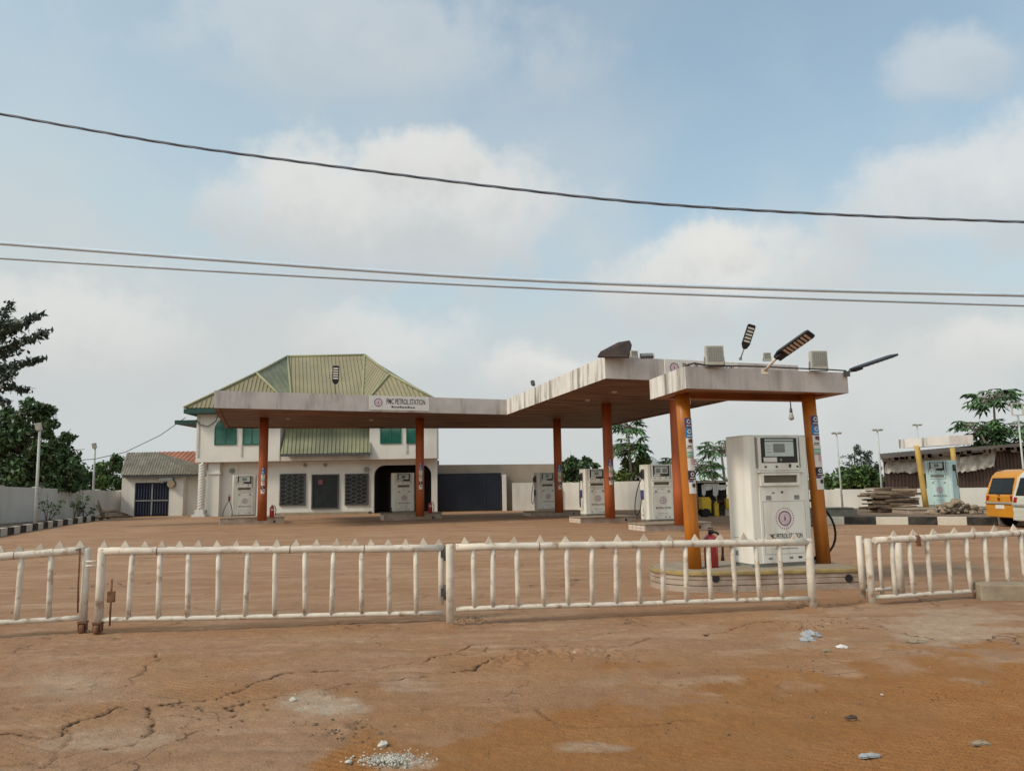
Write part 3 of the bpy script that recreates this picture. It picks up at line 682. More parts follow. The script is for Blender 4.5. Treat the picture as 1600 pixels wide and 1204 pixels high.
ZS, ZF = 4.85, 5.55
can_px = [(334, 637), (792, 647.5), (946, 591), (1249, 602), (938, 669), (352, 669)]
can = [G(px, py, ZS) for px, py in can_px]
canopy = thing('station_canopy', 'long L-shaped white forecourt canopy on five brown columns', 'canopy', (can[1].x, can[1].y, 0))
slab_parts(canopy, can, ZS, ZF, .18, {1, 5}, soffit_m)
col_spec = [((411, 735), 35.6, (730, 771)), ((656, 735), 37.4, (723, 764)), ((872, 735), 39.3, (726, 764)), ((951, 735), 31.8, (717, 757)), ((1060, 735), 25.7, None)]
col_base = []
for (px, py), Yd, st in col_spec:
    b = D(px, py, Yd); base = Vector((b.x, b.y, .2)); col_base.append(base)
    stick = None
    if st: zt_, zb_ = D(px, st[0], Yd).z - .2, D(px, st[1], Yd).z - .2; stick = (zb_, zt_)
    column_part(canopy, base, ZS - .2 + .05, .205, rust_orange, stick=stick, a0=-95, a1=-48)
for px, py in ((918, 624), (960, 611), (580, 655), (450, 653)):
    p = G(px, py, ZS + .05); mb = MB(); mb.lathe([(.10, -.03), (.10, .03)], (p.x, p.y, ZS + .03), 14); part('soffit_lamp', mb, lens_white, canopy, world=True)

# near small canopy
ZN, ZNF = 2.95, 3.275
nc = [G(1016, 624, ZN), G(1072, 606.5, ZN), G(1326, 614, ZN), G(1256, 628, ZN)]
ncan = thing('pump_canopy', 'small pale flat canopy on two orange columns over the nearest pump', 'canopy', (nc[1].x, nc[1].y, 0))
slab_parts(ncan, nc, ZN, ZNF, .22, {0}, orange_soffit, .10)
bl, tl = G(1085, 888, .3), G(1066, 623, ZN); br_, tr_ = G(1287, 879.5, .3), G(1263, 627, ZN)
def near_col(b, t_):
    b2 = b.copy(); t2 = D(PIX(t_)[0], PIX(t_)[1], b.y); ln = (t2.x - b2.x, 0)
    top_z = t2.z
    return b2, ln
for b, t_, zz in ((bl, tl, (771, 653)), (br_, tr_, (768, 653))):
    b2, ln = near_col(b, t_); Yd = b2.y
    z0 = D(1085, zz[0], Yd).z - .3; z1 = D(1085, zz[1], Yd).z - .3
    column_part(ncan, b2, ZN - .3 + .11, .107, orange, lean=ln, stick=(z0, z1), a0=-100 + (0 if b is bl else -8), a1=-22)
# cable along the roof edge, bulb and small lamp
pts = [D(px, py, 10.85 + (px - 1072) * .0036) for px, py in ((1074, 570), (1085, 567), (1096, 569), (1110, 571.5), (1150, 571.5), (1190, 572.5), (1240, 575), (1300, 577.5), (1322, 579))]
mb = MB(); mb.tube(pts, .011, 7); solo('roof_cable', mb, black, 'black cable lying along the front edge of the small canopy', 'cable', pts[0], world=True)
p = G(1235, 627.5, ZN + .1); bt = thing('hanging_bulb', 'grey light bulb hanging under the small canopy', 'light bulb', (p.x, p.y, ZN + .1))
mb = MB(); mb.tube([(0, 0, 0), (0, 0, -.12)], .012, 8); mb.lathe([(.022, -.12), (.026, -.17), (.028, -.20)], n=14); part('socket', mb, darkgrey, bt)
mb = MB(); mb.lathe([(.027, -.20), (.036, -.24), (.047, -.29), (.048, -.315), (.034, -.335), (.01, -.345)], n=16); part('glass_globe', mb, lens_grey, bt)
p = G(1073, 614, ZN + .05); lt = thing('soffit_lamp_holder', 'small white lamp holder at the head of the left orange column', 'lamp', (p.x, p.y - .01, ZN + .02))
mb = MB(); mb.box(-.05, .05, -.04, .04, -.15, -.04); part('lamp_body', mb, lens_white, lt, bevel=.012); mb = MB(); mb.box(-.035, .035, -.03, .03, -.04, .08); part('bracket', mb, midgrey, lt)

# small canopy at the right
rc = [G(1405, 700, ZN), G(1484, 695, ZN), G(1521, 693.5, ZN)]; rc.append(rc[0] + rc[2] - rc[1])
rcan = thing('pump_canopy', 'small weathered canopy on two yellow columns beside the brown shed', 'canopy', (rc[1].x, rc[1].y, 0))
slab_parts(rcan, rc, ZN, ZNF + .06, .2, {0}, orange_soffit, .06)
for (px, py), (qx, qy) in (((1447, 792), (1433, 702)), ((1497, 787), (1488, 698))):
    b = G(px, py, .35); tt = D(qx, qy, b.y); ln = (tt.x - b.x, 0)
    column_part(rcan, b, ZN - .35 + .07, .112, yellowcol, lean=ln)

# ------------------------------------------------------------------ signs
def emblem(mb, cx, cz, y, r, dots=False, ms=(0, 1)):
    mb.cur = ms[0]; mb.disc(cx, cz, y, r * .78, r, 28)
    mb.cur = ms[1]; mb.disc(cx, cz, y + .0005, .0, r * .70, 28)
    mb.cur = ms[0]; mb.disc(cx, cz, y - .001, r * .50, r * .54, 24)
    k = r * .42; pts = [(0, 1), (.28, .35), (.42, -.1), (.36, -.5), (.0, -.78), (-.36, -.5), (-.42, -.1), (-.28, .35)]
    mb.add([(cx + a * k, y - .002, cz + b_ * k) for a, b_ in pts], [tuple(range(8))[::-1]])
    if dots:
        for j in range(26):
            q = 2 * math.pi * j / 26; a, b_ = cx + r * 1.33 * math.cos(q), cz + r * 1.33 * math.sin(q); s_ = r * .075
            mb.add([(a - s_, y, b_ - s_), (a + s_, y, b_ - s_), (a + s_, y, b_ + s_), (a - s_, y, b_ + s_)], [(0, 1, 2, 3)])
def station_sign(label, P0, e, px0, px1, pyt, pyb):
    a = HIT(px0, (pyt + pyb) / 2, P0, e); b = HIT(px1, (pyt + pyb) / 2, P0, e); w = (b - a).length; c = (a + b) / 2
    zt_ = HIT((px0 + px1) / 2, pyt, P0, e).z; zb_ = HIT((px0 + px1) / 2, pyb, P0, e).z; hh = zt_ - zb_
    t = thing('station_sign', label, 'sign', (c.x, c.y, zb_), math.atan2(e.y, e.x), 'petrol station name boards')
    mb = MB(); mb.box(-w / 2, w / 2, -.05, -.004, 0, hh); part('board', mb, paper, t)
    mb = MB(); emblem(mb, -w / 2 + hh * .62, hh * .52, -.056, hh * .30); part('emblem', mb, [purple, pink], t)
    mb = MB(); text_into(mb, 'PMC PETROL STATION', (hh * .45, -.056, hh * .62), (1, 0, 0), (0, 0, 1), w - hh * 1.5, hh * .40)
    for k in range(9):
        x0 = -w * .14 + k * w * .045; mb.box(x0, x0 + w * .033, -.057, -.0505, hh * .17, hh * .17 + hh * (.09 if k % 3 else .13))
    part('lettering', mb, ink, t)
    return t
eL = (can[1] - can[0]); eL.z = 0; eL.normalize(); eF = (can[3] - can[2]); eF.z = 0; eF.normalize()
station_sign('white PMC PETROL STATION board on the long canopy arm before the house', can[0], eL, 577, 670, 619, 641)
station_sign('white station board half hidden behind the small canopy top', can[2], eF, 1038, 1152, 564, 590)

# ------------------------------------------------------------------ lights on the canopies
def floodlight(label, p, w, hh, rz, tilt=0.0, body=None, dark=False):
    t = thing('floodlight', label, 'floodlight', p, rz, 'floodlights on the canopy roofs')
    T = Matrix.Translation((0, 0, .004)) @ Matrix.Rotation(tilt, 4, 'X')
    mb = MB(); mb.box(-w / 2, w / 2, -.03, .05, 0, hh, T)
    for k in range(5): mb.box(-w / 2 + w * (k + .3) / 5, -w / 2 + w * (k + .5) / 5, .05, .085, hh * .1, hh * .9, T)
    part('housing', mb, darkgrey if dark else flood_body, t, bevel=.008)
    mb = MB(); mb.box(-w * .44, w * .44, -.036, -.0305, hh * .20, hh * .95, T); lens = part('lens', mb, midgrey if dark else lens_grey, t)
    mb = MB()
    for k in range(1, 7): mb.box(-w * .44 + w * .88 * k / 7 - .002, -w * .44 + w * .88 * k / 7 + .002, -.039, -.0365, hh * .20, hh * .95, T)
    for k in range(1, 8): mb.box(-w * .44, w * .44, -.0415, -.0395, hh * .2 + hh * .75 * k / 8 - .002, hh * .2 + hh * .75 * k / 8 + .002, T)
    part('led_grid', mb, midgrey, lens)
    mb = MB(); mb.tube([(-w / 2 - .012, .02, hh * .45), (-w / 2 - .02, .02, 0), (-w / 2 - .01, .02, -.02), (w / 2 + .01, .02, -.02), (w / 2 + .02, .02, 0), (w / 2 + .012, .02, hh * .45)], .009, 6); part('bracket', mb, midgrey, t)
    return t
def on_edge(px, py, Y): return D(px, py, Y)
floodlight('square floodlight on the front left of the small canopy roof', on_edge(1117, 570.5, 11.15), .265, .285, R(4))
floodlight('square floodlight near the right end of the small canopy roof', on_edge(1280, 577, 11.75), .265, .285, R(6))
floodlight('little floodlight on the main canopy behind the tilted solar lamp', on_edge(1199, 563, 23.6), .22, .24, R(0))
floodlight('pale floodlight next to the burnt brown sheet on the canopy corner', on_edge(991, 558, 23.4), .23, .20, R(15))
floodlight('dark floodlight lying on its back beside the pale one on the canopy corner', on_edge(1011, 558, 23.3), .40, .30, R(-5), R(-62), dark=True)
floodlight('tiny floodlight on the stained canopy edge near the inner corner', on_edge(834, 602, 29.5), .14, .20, R(60), R(-10), dark=True)
p0 = D(958, 557, 23.9)
mb = MB(); out = [(933, 557), (938, 549), (944, 546), (955, 540), (966, 534.5), (975, 533), (983, 531.5), (985.5, 537), (984, 545), (981, 557.5)]
fr = [D(px, py, 23.45 + (557 - py) * .022) for px, py in out]; bk = [v + Vector((.05, .09, -.02)) for v in fr]; n = len(out)
ctr = sum(fr, Vector()) / n + Vector((0, -.10, .03)); bct = ctr + Vector((.05, .09, -.02))
mb.add(fr + [ctr], [(i, (i + 1) % n, n) for i in range(n)]); mb.add(bk + [bct], [((i + 1) % n, i, n) for i in range(n)])
mb.add(fr + bk, [(i, n + i, n + (i + 1) % n, (i + 1) % n) for i in range(n)])
solo('warped_sheet', mb, rust_plate, 'burnt brown warped sheet leaning up on the canopy corner', 'scrap sheet', p0, world=True)

def solar_lamp(label, foot, neck, tip, width, face, strips, strip_m, arm_m, arm_r=.022):
    foot, neck, tip = Vector(foot), Vector(neck), Vector(tip)
    t = thing('solar_lamp', label, 'street lamp', foot, 0, 'solar street lamps on the canopies')
    ax = (tip - neck); Ln = ax.length; ax.normalize(); fn = Vector(face); fn = (fn - ax * fn.dot(ax)).normalized(); sd = ax.cross(fn)
    Mx = Matrix((sd, ax, fn)).transposed().to_4x4(); Mx.translation = neck - foot       # x across, y along, z lit face
    hw = width / 2
    poly = [(-hw * .38, 0), (-hw * .95, Ln * .16), (-hw, Ln * .24), (-hw, Ln * .93), (-hw * .8, Ln), (hw * .8, Ln), (hw, Ln * .93), (hw, Ln * .24), (hw * .95, Ln * .16), (hw * .38, 0)]
    mb = MB(); mb.prism(poly, -.035, 0); mb.move(Mx); part('head', mb, black, t, bevel=.006)
    mb = MB(); mb.box(-hw * .6, hw * .6, Ln * .04, Ln * .2, .0005, .03); mb.move(Mx); part('driver_box', mb, black, t, bevel=.006)
    for k in range(strips):
        y0 = Ln * (.28 + .66 * k / strips); mb = MB(); mb.box(-hw * .74, hw * .74, y0, y0 + Ln * .66 / strips * .55, .0005, .008); mb.move(Mx); part('led_strip', mb, strip_m, t)
    mb = MB(); mb.tube([Vector((0, 0, 0)), (neck - foot) + ax * .05 - fn * .02], arm_r, 10); mb.box(-.045, .045, -.02, .02, -.05, .03); part('arm', mb, arm_m, t)
    return t
solar_lamp('big solar lamp with pinkish LED strips on a white arm, front of the small canopy', D(1195, 579, 11.2), D(1212, 561, 10.9), D(1269, 521, 10.55), .22, (.25, -.62, -.8), 7, lens_pink, white_gate)
solar_lamp('upright solar lamp with white LED rows rising behind the left floodlight', D(1157, 560, 23.5), D(1163, 545, 23.4), D(1175.5, 507, 23.2), .27, (.15, -1, -.2), 5, lens_white, midgrey, .02)
solar_lamp('thin solar lamp seen edge on at the right corner of the small canopy', D(1323, 583, 12.0), D(1330, 579, 12.0), D(1398, 556, 12.3), .20, (.55, .25, -.8), 6, lens_white, darkgrey, .02)
solar_lamp('solar lamp with white LED rows standing before the green house roof', D(524.5, 614, 31.8), D(524, 600, 31.7), D(525, 571, 31.6), .28, (.1, -1, -.2), 5, lens_white, midgrey, .02)

# ------------------------------------------------------------------ islands
def island_box(label, c, L_, Dp, hgt):
    t = thing('pump_island', label, 'pump island', c, TH, 'pump islands')
    mb = MB(); mb.box(-L_ / 2 + .02, L_ / 2, -Dp / 2, Dp / 2, -.03, hgt - .05); part('plinth', mb, island_side, t, bevel=.02)
    mb = MB(); mb.box(-L_ / 2 - .01, L_ / 2 + .02, -Dp / 2 - .02, Dp / 2 + .02, hgt - .05, hgt); part('top_slab', mb, concrete, t, bevel=.015)
    mb = MB()
    for r_ in range(2):
        for k in range(4):
            y0 = -Dp / 2 + Dp * k / 4; mb.box(-L_ / 2 - .005, -L_ / 2 + .0195, y0 + .01, y0 + Dp / 4 - .01, .01 + (hgt - .07) * r_ / 2, (hgt - .07) * (r_ + 1) / 2)
    part('tile_cladding', mb, tile_end, t)
    x = L_ / 2 - .45; mb = MB(); mb.tube([(x, -Dp / 2 + .03, .09), (x, -Dp / 2 - .006, .09)], .055, 14); part('drain_hole', mb, black, t)
    return t
# ------------------------------------------------------------------ fuel pump
PW, PD, PH = 1.15, .60, 2.0
def make_pump(body_m, label, pane=brown_pane, dual=False):
    t = thing('fuel_pump', label, 'fuel pump', (0, 0, 0), 0, 'fuel dispensers')
    w, d, hh = PW, PD, PH; f = lambda k: -w / 2 + w * k; Y = -d / 2
    mb = MB(); mb.box(-w / 2 + .02, w / 2 - .02, -d / 2 + .02, d / 2 - .02, 0, .05); part('base', mb, midgrey, t)
    ch = .06; mb = MB(); mb.prism([(-w / 2 + ch, -d / 2), (w / 2 - ch, -d / 2), (w / 2, -d / 2 + ch), (w / 2, d / 2 - ch), (w / 2 - ch, d / 2), (-w / 2 + ch, d / 2), (-w / 2, d / 2 - ch), (-w / 2, -d / 2 + ch)], .05, hh - .012)
    part('body', mb, body_m, t, bevel=.012)
    mb = MB(); mb.prism([(-w / 2 + ch + .01, -d / 2 + .004), (w / 2 - ch - .01, -d / 2 + .004), (w / 2 - .006, -d / 2 + ch), (w / 2 - .006, d / 2 - ch), (w / 2 - ch, d / 2 - .006), (-w / 2 + ch, d / 2 - .006), (-w / 2 + .006, d / 2 - ch), (-w / 2 + .006, -d / 2 + ch)], hh - .011, hh + .008); part('top_cap', mb, body_m, t)
    # display head
    mb = MB(); x0, x1, z0, z1 = f(.175), f(.815), 1.455, 1.975
    mb.box(x0, x1, Y - .035, Y - .002, z0, z1); b = part('display_bezel', mb, body_m, t, bevel=.012)
    for ka in (.145, .825):
        mb = MB(); mb.box(f(ka), f(ka + .02), Y - .012, Y - .001, 1.50, 1.975); part('trim_strip', mb, midgrey, t)
    mb = MB(); mb.box(f(.215), f(.785), Y - .041, Y - .0355, 1.575, 1.962); part('display_panel', mb, black, t, bevel=.004)
    mb = MB(); mb.box(f(.275), f(.725), Y - .046, Y - .0415, 1.675, 1.90); mb.box(f(.275), f(.725), Y - .046, Y - .0415, 1.915, 1.94); sp = part('display_plate', mb, screen_pale, t)
    mb = MB()
    if dual: mb.box(f(.31), f(.47), Y - .049, Y - .0465, 1.71, 1.86); mb.box(f(.54), f(.70), Y - .049, Y - .0465, 1.71, 1.86)
    else: mb.box(f(.405), f(.585), Y - .049, Y - .0465, 1.735, 1.868)
    part('screen', mb, lcd, sp)
    mb = MB(); mb.cur = 0
    for k in range(3): mb.box(f(.30), f(.36), Y - .048, Y - .0465, 1.735 + .05 * k, 1.742 + .05 * k)
    part('printed_line', mb, midgrey, sp)
    mb = MB(); mb.box(f(.245), f(.455), Y - .046, Y - .0415, 1.588, 1.66); part('notice', mb, paper, t)
    mb = MB(); mb.tube([(f(.515), Y - .041, 1.62), (f(.515), Y - .05, 1.62)], .022, 12); part('knob', mb, midgrey, t)
    mb = MB()
    for k, xx in enumerate((.26, .43, .64, .76)): mb.box(f(xx), f(xx) + .035, Y - .04, Y - .0355, 1.50, 1.53)
    mb.tube([(f(.655), Y - .036, 1.54), (f(.655), Y - .055, 1.54)], .018, 10); part('button', mb, darkgrey, t)
    mb = MB(); mb.box(f(.155), f(.87), Y - .055, Y - .001, 1.425, 1.452); part('shelf', mb, body_m, t, bevel=.006)
    mb = MB(); z0, z1, xa, xb = 1.225, 1.42, f(.185), f(.80)
    for bx in ((xa, xb, z1 - .035, z1), (xa, xb, z0, z0 + .045), (xa, xa + .055, z0 + .045, z1 - .035), (xb - .045, xb, z0 + .045, z1 - .035)): mb.box(bx[0], bx[1], Y - .045, Y - .001, bx[2], bx[3])
    fr_ = part('recess_frame', mb, body_m, t)
    mb = MB(); mb.box(xa + .055, xb - .045, Y - .012, Y - .001, z0 + .045, z1 - .035); part('pane', mb, pane, fr_)
    mb = MB(); mb.box(f(.165), f(.89), Y - .018, Y - .001, .06, 1.195); dr = part('lower_door', mb, body_m, t, bevel=.006)
    mb = MB(); lw = .004
    xa, xb, z0, z1 = f(.205), f(.865), .19, .985
    for bx in ((xa, xb, z1, z1 + lw), (xa, xb, z0, z0 + lw), (xa, xa + lw, z0 + lw, z1), (xb - lw, xb, z0 + lw, z1)): mb.box(bx[0], bx[1], Y - .0205, Y - .0185, bx[2], bx[3])
    part('seam', mb, line_grey, dr)
    for xx in (.30, .745):
        mb = MB(); mb.box(f(xx) - .045, f(xx) + .045, Y - .022, Y - .0185, 1.01, 1.075); part('vent', mb, midgrey, dr)
    mb = MB(); mb.tube([(f(.515), Y - .018, 1.125), (f(.515), Y - .03, 1.125)], .018, 12); mb.box(f(.36), f(.40), Y - .024, Y - .0185, 1.11, 1.125); part('lock', mb, darkgrey, dr)
    mb = MB(); emblem(mb, f(.535), .725, Y - .0215, .118, True); part('emblem', mb, [purple, pink], dr)
    mb = MB(); text_into(mb, 'PMC PETROL STATION', (f(.535), Y - .021, .46), (1, 0, 0), (0, 0, 1), .60, .075)
    for k in range(7): mb.box(f(.535) - .20 + k * .058, f(.535) - .20 + k * .058 + .045, Y - .022, Y - .0185, .268, .276)
    part('lettering', mb, ink, dr)
    for xx, m_ in ((.28, midgrey), (.60, midgrey), (.74, ink)):
        mb = MB(); mb.box(f(xx) - .033, f(xx) + .033, Y - .022, Y - .0185, .115, .145); part('decal', mb, m_, dr)
    mb = MB()
    for k in range(4): mb.box(-w / 2 - .002, -w / 2 + .001, -.02 + .03 * (k % 2), .13, .30 + .045 * k, .308 + .045 * k)
    mb.box(-w / 2 - .002, -w / 2 + .001, .04, .12, .16, .24); part('side_marking', mb, midgrey, t)
    return t
def bez(p, n=14):
    p = [Vector(q) for q in p]; o = []
    for i in range(n + 1):
        s = i / n; q = list(p)
        while len(q) > 1: q = [q[k].lerp(q[k + 1], s) for k in range(len(q) - 1)]
        o.append(q[0])
    return o
def nozzle_left(t, sagx=.5, low=.15, boot=True):
    """nozzle boot on the left flank with a hose hanging in a loop"""
    x = -PW / 2
    mb = MB(); mb.box(x - .07, x - .002, -.14, .02, 1.50, 1.84); part('nozzle_boot', mb, darkgrey, t, bevel=.015)
    mb = MB(); mb.tube([(x - .09, -.10, 1.78), (x - .14, -.12, 1.72), (x - .12, -.12, 1.50)], [.022, .034, .026], 8); mb.box(x - .17, x - .15, -.14, -.10, 1.55, 1.72); part('nozzle', mb, black, t, bevel=.004)
    mb = MB(); mb.tube(bez([(x - .12, -.12, 1.50), (x - .10 - sagx * .5, -.2, 1.0), (x - sagx, -.2, low - .55), (x - .02, -.05, low), (x - .10, .05, .65), (x - .02, .10, .95)]), .017, 7); part('hose', mb, rubber, t)
    mb = MB(); mb.box(x - .05, x - .002, -.05, .14, .78, 1.10); part('hose_plate', mb, stk_indigo, t, bevel=.01)

pump0 = make_pump(pump_white, 'x')
def set_pump(o, px, py, z, label, rz=TH):
    c = G(px, py, z); Rm = Matrix.Rotation(rz, 3, 'Z'); o.location = c + Rm @ Vector((PW / 2 - .03, PD / 2, 0)); o.rotation_euler = (0, 0, rz); o['label'] = label; return o
dual = make_pump(pump_white, 'x', dual=True)
bluep = make_pump(pump_blue, 'x', pane=midgrey)
p_a, p_b, p_c, p_d = [copy_tree(pump0) for _ in range(4)]
set_pump(pump0, 1178, 887, .3, 'large white fuel pump between the two orange columns, nearest of all')
mb = MB(); mb.tube(bez([(PW / 2, -.05, 1.0), (PW / 2 + .6, .05, 1.0), (PW / 2 + 1.0, .05, .35), (PW / 2 + .55, 0, -.02), (PW / 2 + .02, 0, .05)]), .018, 8)
mb.tube(bez([(PW / 2, .1, .60), (PW / 2 + .5, .15, .66), (PW / 2 + .95, .1, .18), (PW / 2 + .2, 0, .02), (PW / 2 + .02, .1, .03)]), .016, 8); part('hose', mb, rubber, pump0)
set_pump(p_a, 362.5, 806, .33, 'white fuel pump left of the leftmost brown column, its hose looped to the ground')
set_pump(p_b, 614, 800, .33, 'white fuel pump before the dark arch of the house')
set_pump(p_c, 841, 797, .25, 'small far white fuel pump just left of the third brown column, hose looping beside it')
set_pump(p_d, 915.5, 805, .25, 'white fuel pump left of the fourth column, before the round dark shrub')
set_pump(dual, 1014, 814, .25, 'white fuel pump with a twin display window just left of the small canopy')
nozzle_left(dual, .75, .1); nozzle_left(p_c, .45, .3); nozzle_left(p_d, .25, .3)
x = -PW / 2
mb = MB(); mb.tube([(x - .12, -.2, .98), (x - .10, -.22, 1.10)], .014, 7); mb.box(x - .18, x - .07, -.26, -.16, .76, .98); part('nozzle', mb, darkred, p_a, bevel=.01)
mb = MB(); mb.tube(bez([(x - .13, -.2, .76), (x - .50, -.3, .25), (x - .75, -.3, -.65), (x + .30, -.4, -.55), (x + .12, -.3, .2), (x - .12, -.2, .76)], 20), .016, 7)
mb.tube([(x - .55, -.45, -.30), (x - .3, -.4, -.305), (x - .1, -.35, -.30)], .018, 7); part('hose', mb, rubber, p_a)
mb = MB(); mb.tube([(x - .06, -.1, .25), (x - .35, -.3, -.28)], .018, 7); mb.tube([(x - .02, -.1, .25), (x - .05, -.3, -.28)], .018, 7); mb.tube([(x - .45, -.32, -.30), (x, -.3, -.30)], .018, 7); part('hose', mb, rubber, p_b)
bp_ = set_pump(bluep, 1450.5, 790.5, .35, 'pale blue fuel pump between the two yellow columns', R(-57))
x = PW / 2; mb = MB(); mb.box(x + .002, x + .05, -.12, .08, 1.55, 1.82); part('nozzle_boot', mb, black, bluep, bevel=.01)
mb = MB(); mb.tube(bez([(x + .06, -.02, 1.6), (x + .12, 0, 1.0), (x + .05, .1, .9)]), .02, 7); part('hose', mb, rubber, bluep)
for o, cb, lab, L_ in ((p_a, 0, 'low island of the leftmost pump', 2.9), (p_b, 1, 'low island of the pump before the arch', 2.9), (p_c, 2, 'far low island of the third pump, by the back wall', 2.8),
                       (p_d, 3, 'tile ended island of the pump before the shrub', 2.5), (dual, 4, 'tile ended island of the twin display pump', 2.5)):
    z = o.location.z; c = (o.location + col_base[cb]) / 2; island_box(lab, (c.x, c.y, 0), L_, 1.25, z)
# near island with a rounded left end
A, B = G(1108, 925.5), G(1348, 919); ei = (B - A); ei.z = 0; Li = ei.length; ei.normalize(); rzi = math.atan2(ei.y, ei.x)
isl = thing('pump_island', 'cracked island with worn yellow edge under the nearest pump', 'pump island', (A.x, A.y, 0), rzi, 'pump islands')
def round_outline(o_):
    pts = [(Li + o_, -o_), (Li + o_, 1.55 + o_)]
    for k in range(13):
        q = math.pi / 2 + math.pi * k / 12; pts.append((.12 + (.775 + o_) * math.cos(q), .775 + (.775 + o_) * math.sin(q)))
    return pts
mb = MB(); mb.prism(round_outline(0), -.05, .085); mb.prism(round_outline(-.014), .085, .098); mb.prism(round_outline(.004), .098, .165); mb.prism(round_outline(-.012), .165, .175); mb.prism(round_outline(.0), .175, .235); part('plinth', mb, island_side, isl, bevel=.006)
mb = MB(); mb.prism(round_outline(.02), .235, .294); part('painted_edge', mb, island_edge, isl, bevel=.014)
mb = MB(); mb.prism(round_outline(-.05), .27, .302); part('top_slab', mb, concrete, isl, bevel=.006)
for px in (1118, 1326):
    q = xf(isl).inverted() @ HIT(px, 903, A, ei); mb = MB(); mb.tube([(q.x, .05, q.z), (q.x, -.012, q.z)], .058, 18); o = part('drain_hole', mb, black, isl)
# right island
p = G(1430, 808); isr = thing('pump_island', 'pinkish raised island under the pale blue pump', 'pump island', (p.x, p.y, 0), R(-4), 'pump islands')
mb = MB(); mb.box(-.25, 2.9, 0, 2.6, -.03, .30); part('plinth', mb, island_side, isr, bevel=.02); mb = MB(); mb.box(-.28, 2.93, -.03, 2.63, .30, .35); part('top_slab', mb, concrete, isr, bevel=.015)

# ------------------------------------------------------------------ fire extinguishers
def extinguisher():
    t = thing('fire_extinguisher', 'x', 'fire extinguisher', (0, 0, 0), 0, 'fire extinguishers by the columns')
    mb = MB(); mb.lathe([(.095, 0), (.105, .01), (.105, .40), (.095, .45), (.06, .49), (.03, .50)], n=24); part('cylinder', mb, red, t)
    mb = MB(); mb.lathe([(.03, .50), (.03, .54), (.02, .55)], n=12); mb.box(-.015, .015, -.09, .05, .55, .57); mb.box(-.015, .015, -.08, .04, .585, .60); part('valve', mb, black, t)
    mb = MB(); mb.tube(bez([(.02, -.01, .52), (.14, -.03, .58), (.20, -.04, .40), (.17, -.05, .20)]), .018, 8); mb.tube([(.17, -.05, .20), (.165, -.05, .10)], [.018, .03], 8); part('hose', mb, black, t)
    mb = MB(); text_into(mb, 'FIRE', (.03, -.112, .35), (1, 0, .0), (0, 0, 1), .12, .06); part('lettering', mb, paper, t)
    return t
ex = extinguisher(); p = G(1112, 886, .3); place(ex, p, R(14), 'red FIRE extinguisher standing between the left orange column and the nearest pump')
for k, (lab, cb, dx, dy) in enumerate((('red extinguisher at the foot of the leftmost brown column', 0, .42, .1), ('red extinguisher behind the second brown column, before the arch', 1, .48, .15))):
    c = copy_tree(ex); b = col_base[cb]; place(c, (b.x + dx, b.y + dy, .33), R(10), lab)

# ------------------------------------------------------------------ house
HY = 49.0
def hx(px, py, Y=HY): p = D(px, py, Y); return p.x, p.z
def roof_face(mb, pts, down, spacing=.32, rw=.05, rh=.05):
    pts = [Vector(p) for p in pts]; n = (pts[1] - pts[0]).cross(pts[2] - pts[0]).normalized()
    if n.z < 0: n = -n; pts = pts[::-1]
    k = len(pts); th = n * .05
    mb.add([p for p in pts] + [p - th for p in pts], [tuple(range(k)), tuple(range(2 * k - 1, k - 1, -1))] + [((i + 1) % k, i, k + i, k + (i + 1) % k) for i in range(k)])
    v = Vector(down); v = (v - n * v.dot(n)).normalized(); u = v.cross(n)
    O = pts[0]; uv = [((p - O).dot(u), (p - O).dot(v)) for p in pts]
    a = min(q[0] for q in uv) + spacing * .4; b = max(q[0] for q in uv)
    while a < b:
        hits = []
        for i in range(k):
            (u0, v0), (u1, v1) = uv[i], uv[(i + 1) % k]
            if (u0 - a) * (u1 - a) < 0: hits.append(v0 + (v1 - v0) * (a - u0) / (u1 - u0))
        if len(hits) >= 2 and max(hits) - min(hits) > .1:
            s0, s1 = O + u * a + v * min(hits), O + u * a + v * max(hits)
            mb.add([s0 - u * rw, s0 + n * rh, s0 + u * rw, s1 - u * rw, s1 + n * rh, s1 + u * rw], [(0, 1, 4, 3), (1, 2, 5, 4), (0, 2, 1), (3, 4, 5)])
        a += spacing
def window_part(parent, x0, x1, z0, z1, y, nx=2, nz=2, arch=False):
    mb = MB(); t_ = .07
    def frame(bx0, bx1, bz0, bz1): mb.box(bx0, bx1, y - .06, y + .0, bz0, bz1)
    frame(x0, x1, z0, z0 + t_); frame(x0, x1, z1 - t_, z1); frame(x0, x0 + t_, z0 + t_, z1 - t_); frame(x1 - t_, x1, z0 + t_, z1 - t_)
    for k in range(1, nx): xx = x0 + (x1 - x0) * k / nx; mb.box(xx - .035, xx + .035, y - .055, y - .001, z0 + t_, z1 - t_)
    for k in range(1, nz): zz = z0 + (z1 - z0) * (k + .25) / nz; mb.box(x0 + t_, x1 - t_, y - .050, y - .002, zz - .03, zz + .03)
    w = part('window', mb, greenframe, parent, world=True)
    mb = MB(); mb.box(x0 + t_ * .5, x1 - t_ * .5, y - .03, y - .015, z0 + t_ * .5, z1 - t_ * .5)
    g = MB(); g.v, g.f, g.mi, g.sm = mb.v, mb.f, mb.mi, mb.sm; part('pane', g.move(xf(parent).inverted()), greenglass, w)
    if arch:
        mb = MB(); r_ = (x1 - x0) * .55; c = (x0 + r_, z1 - r_); pts = [(x0 - .02, z1 + .02)]
        for k in range(7): q = math.pi - (math.pi / 2) * k / 6; pts.append((c[0] + r_ * math.cos(q), c[1] + r_ * math.sin(q)))
        mb.xz(pts, y - .065, y - .001); part('arch_corner', mb.move(xf(parent).inverted()), wall_white, w)
    return w
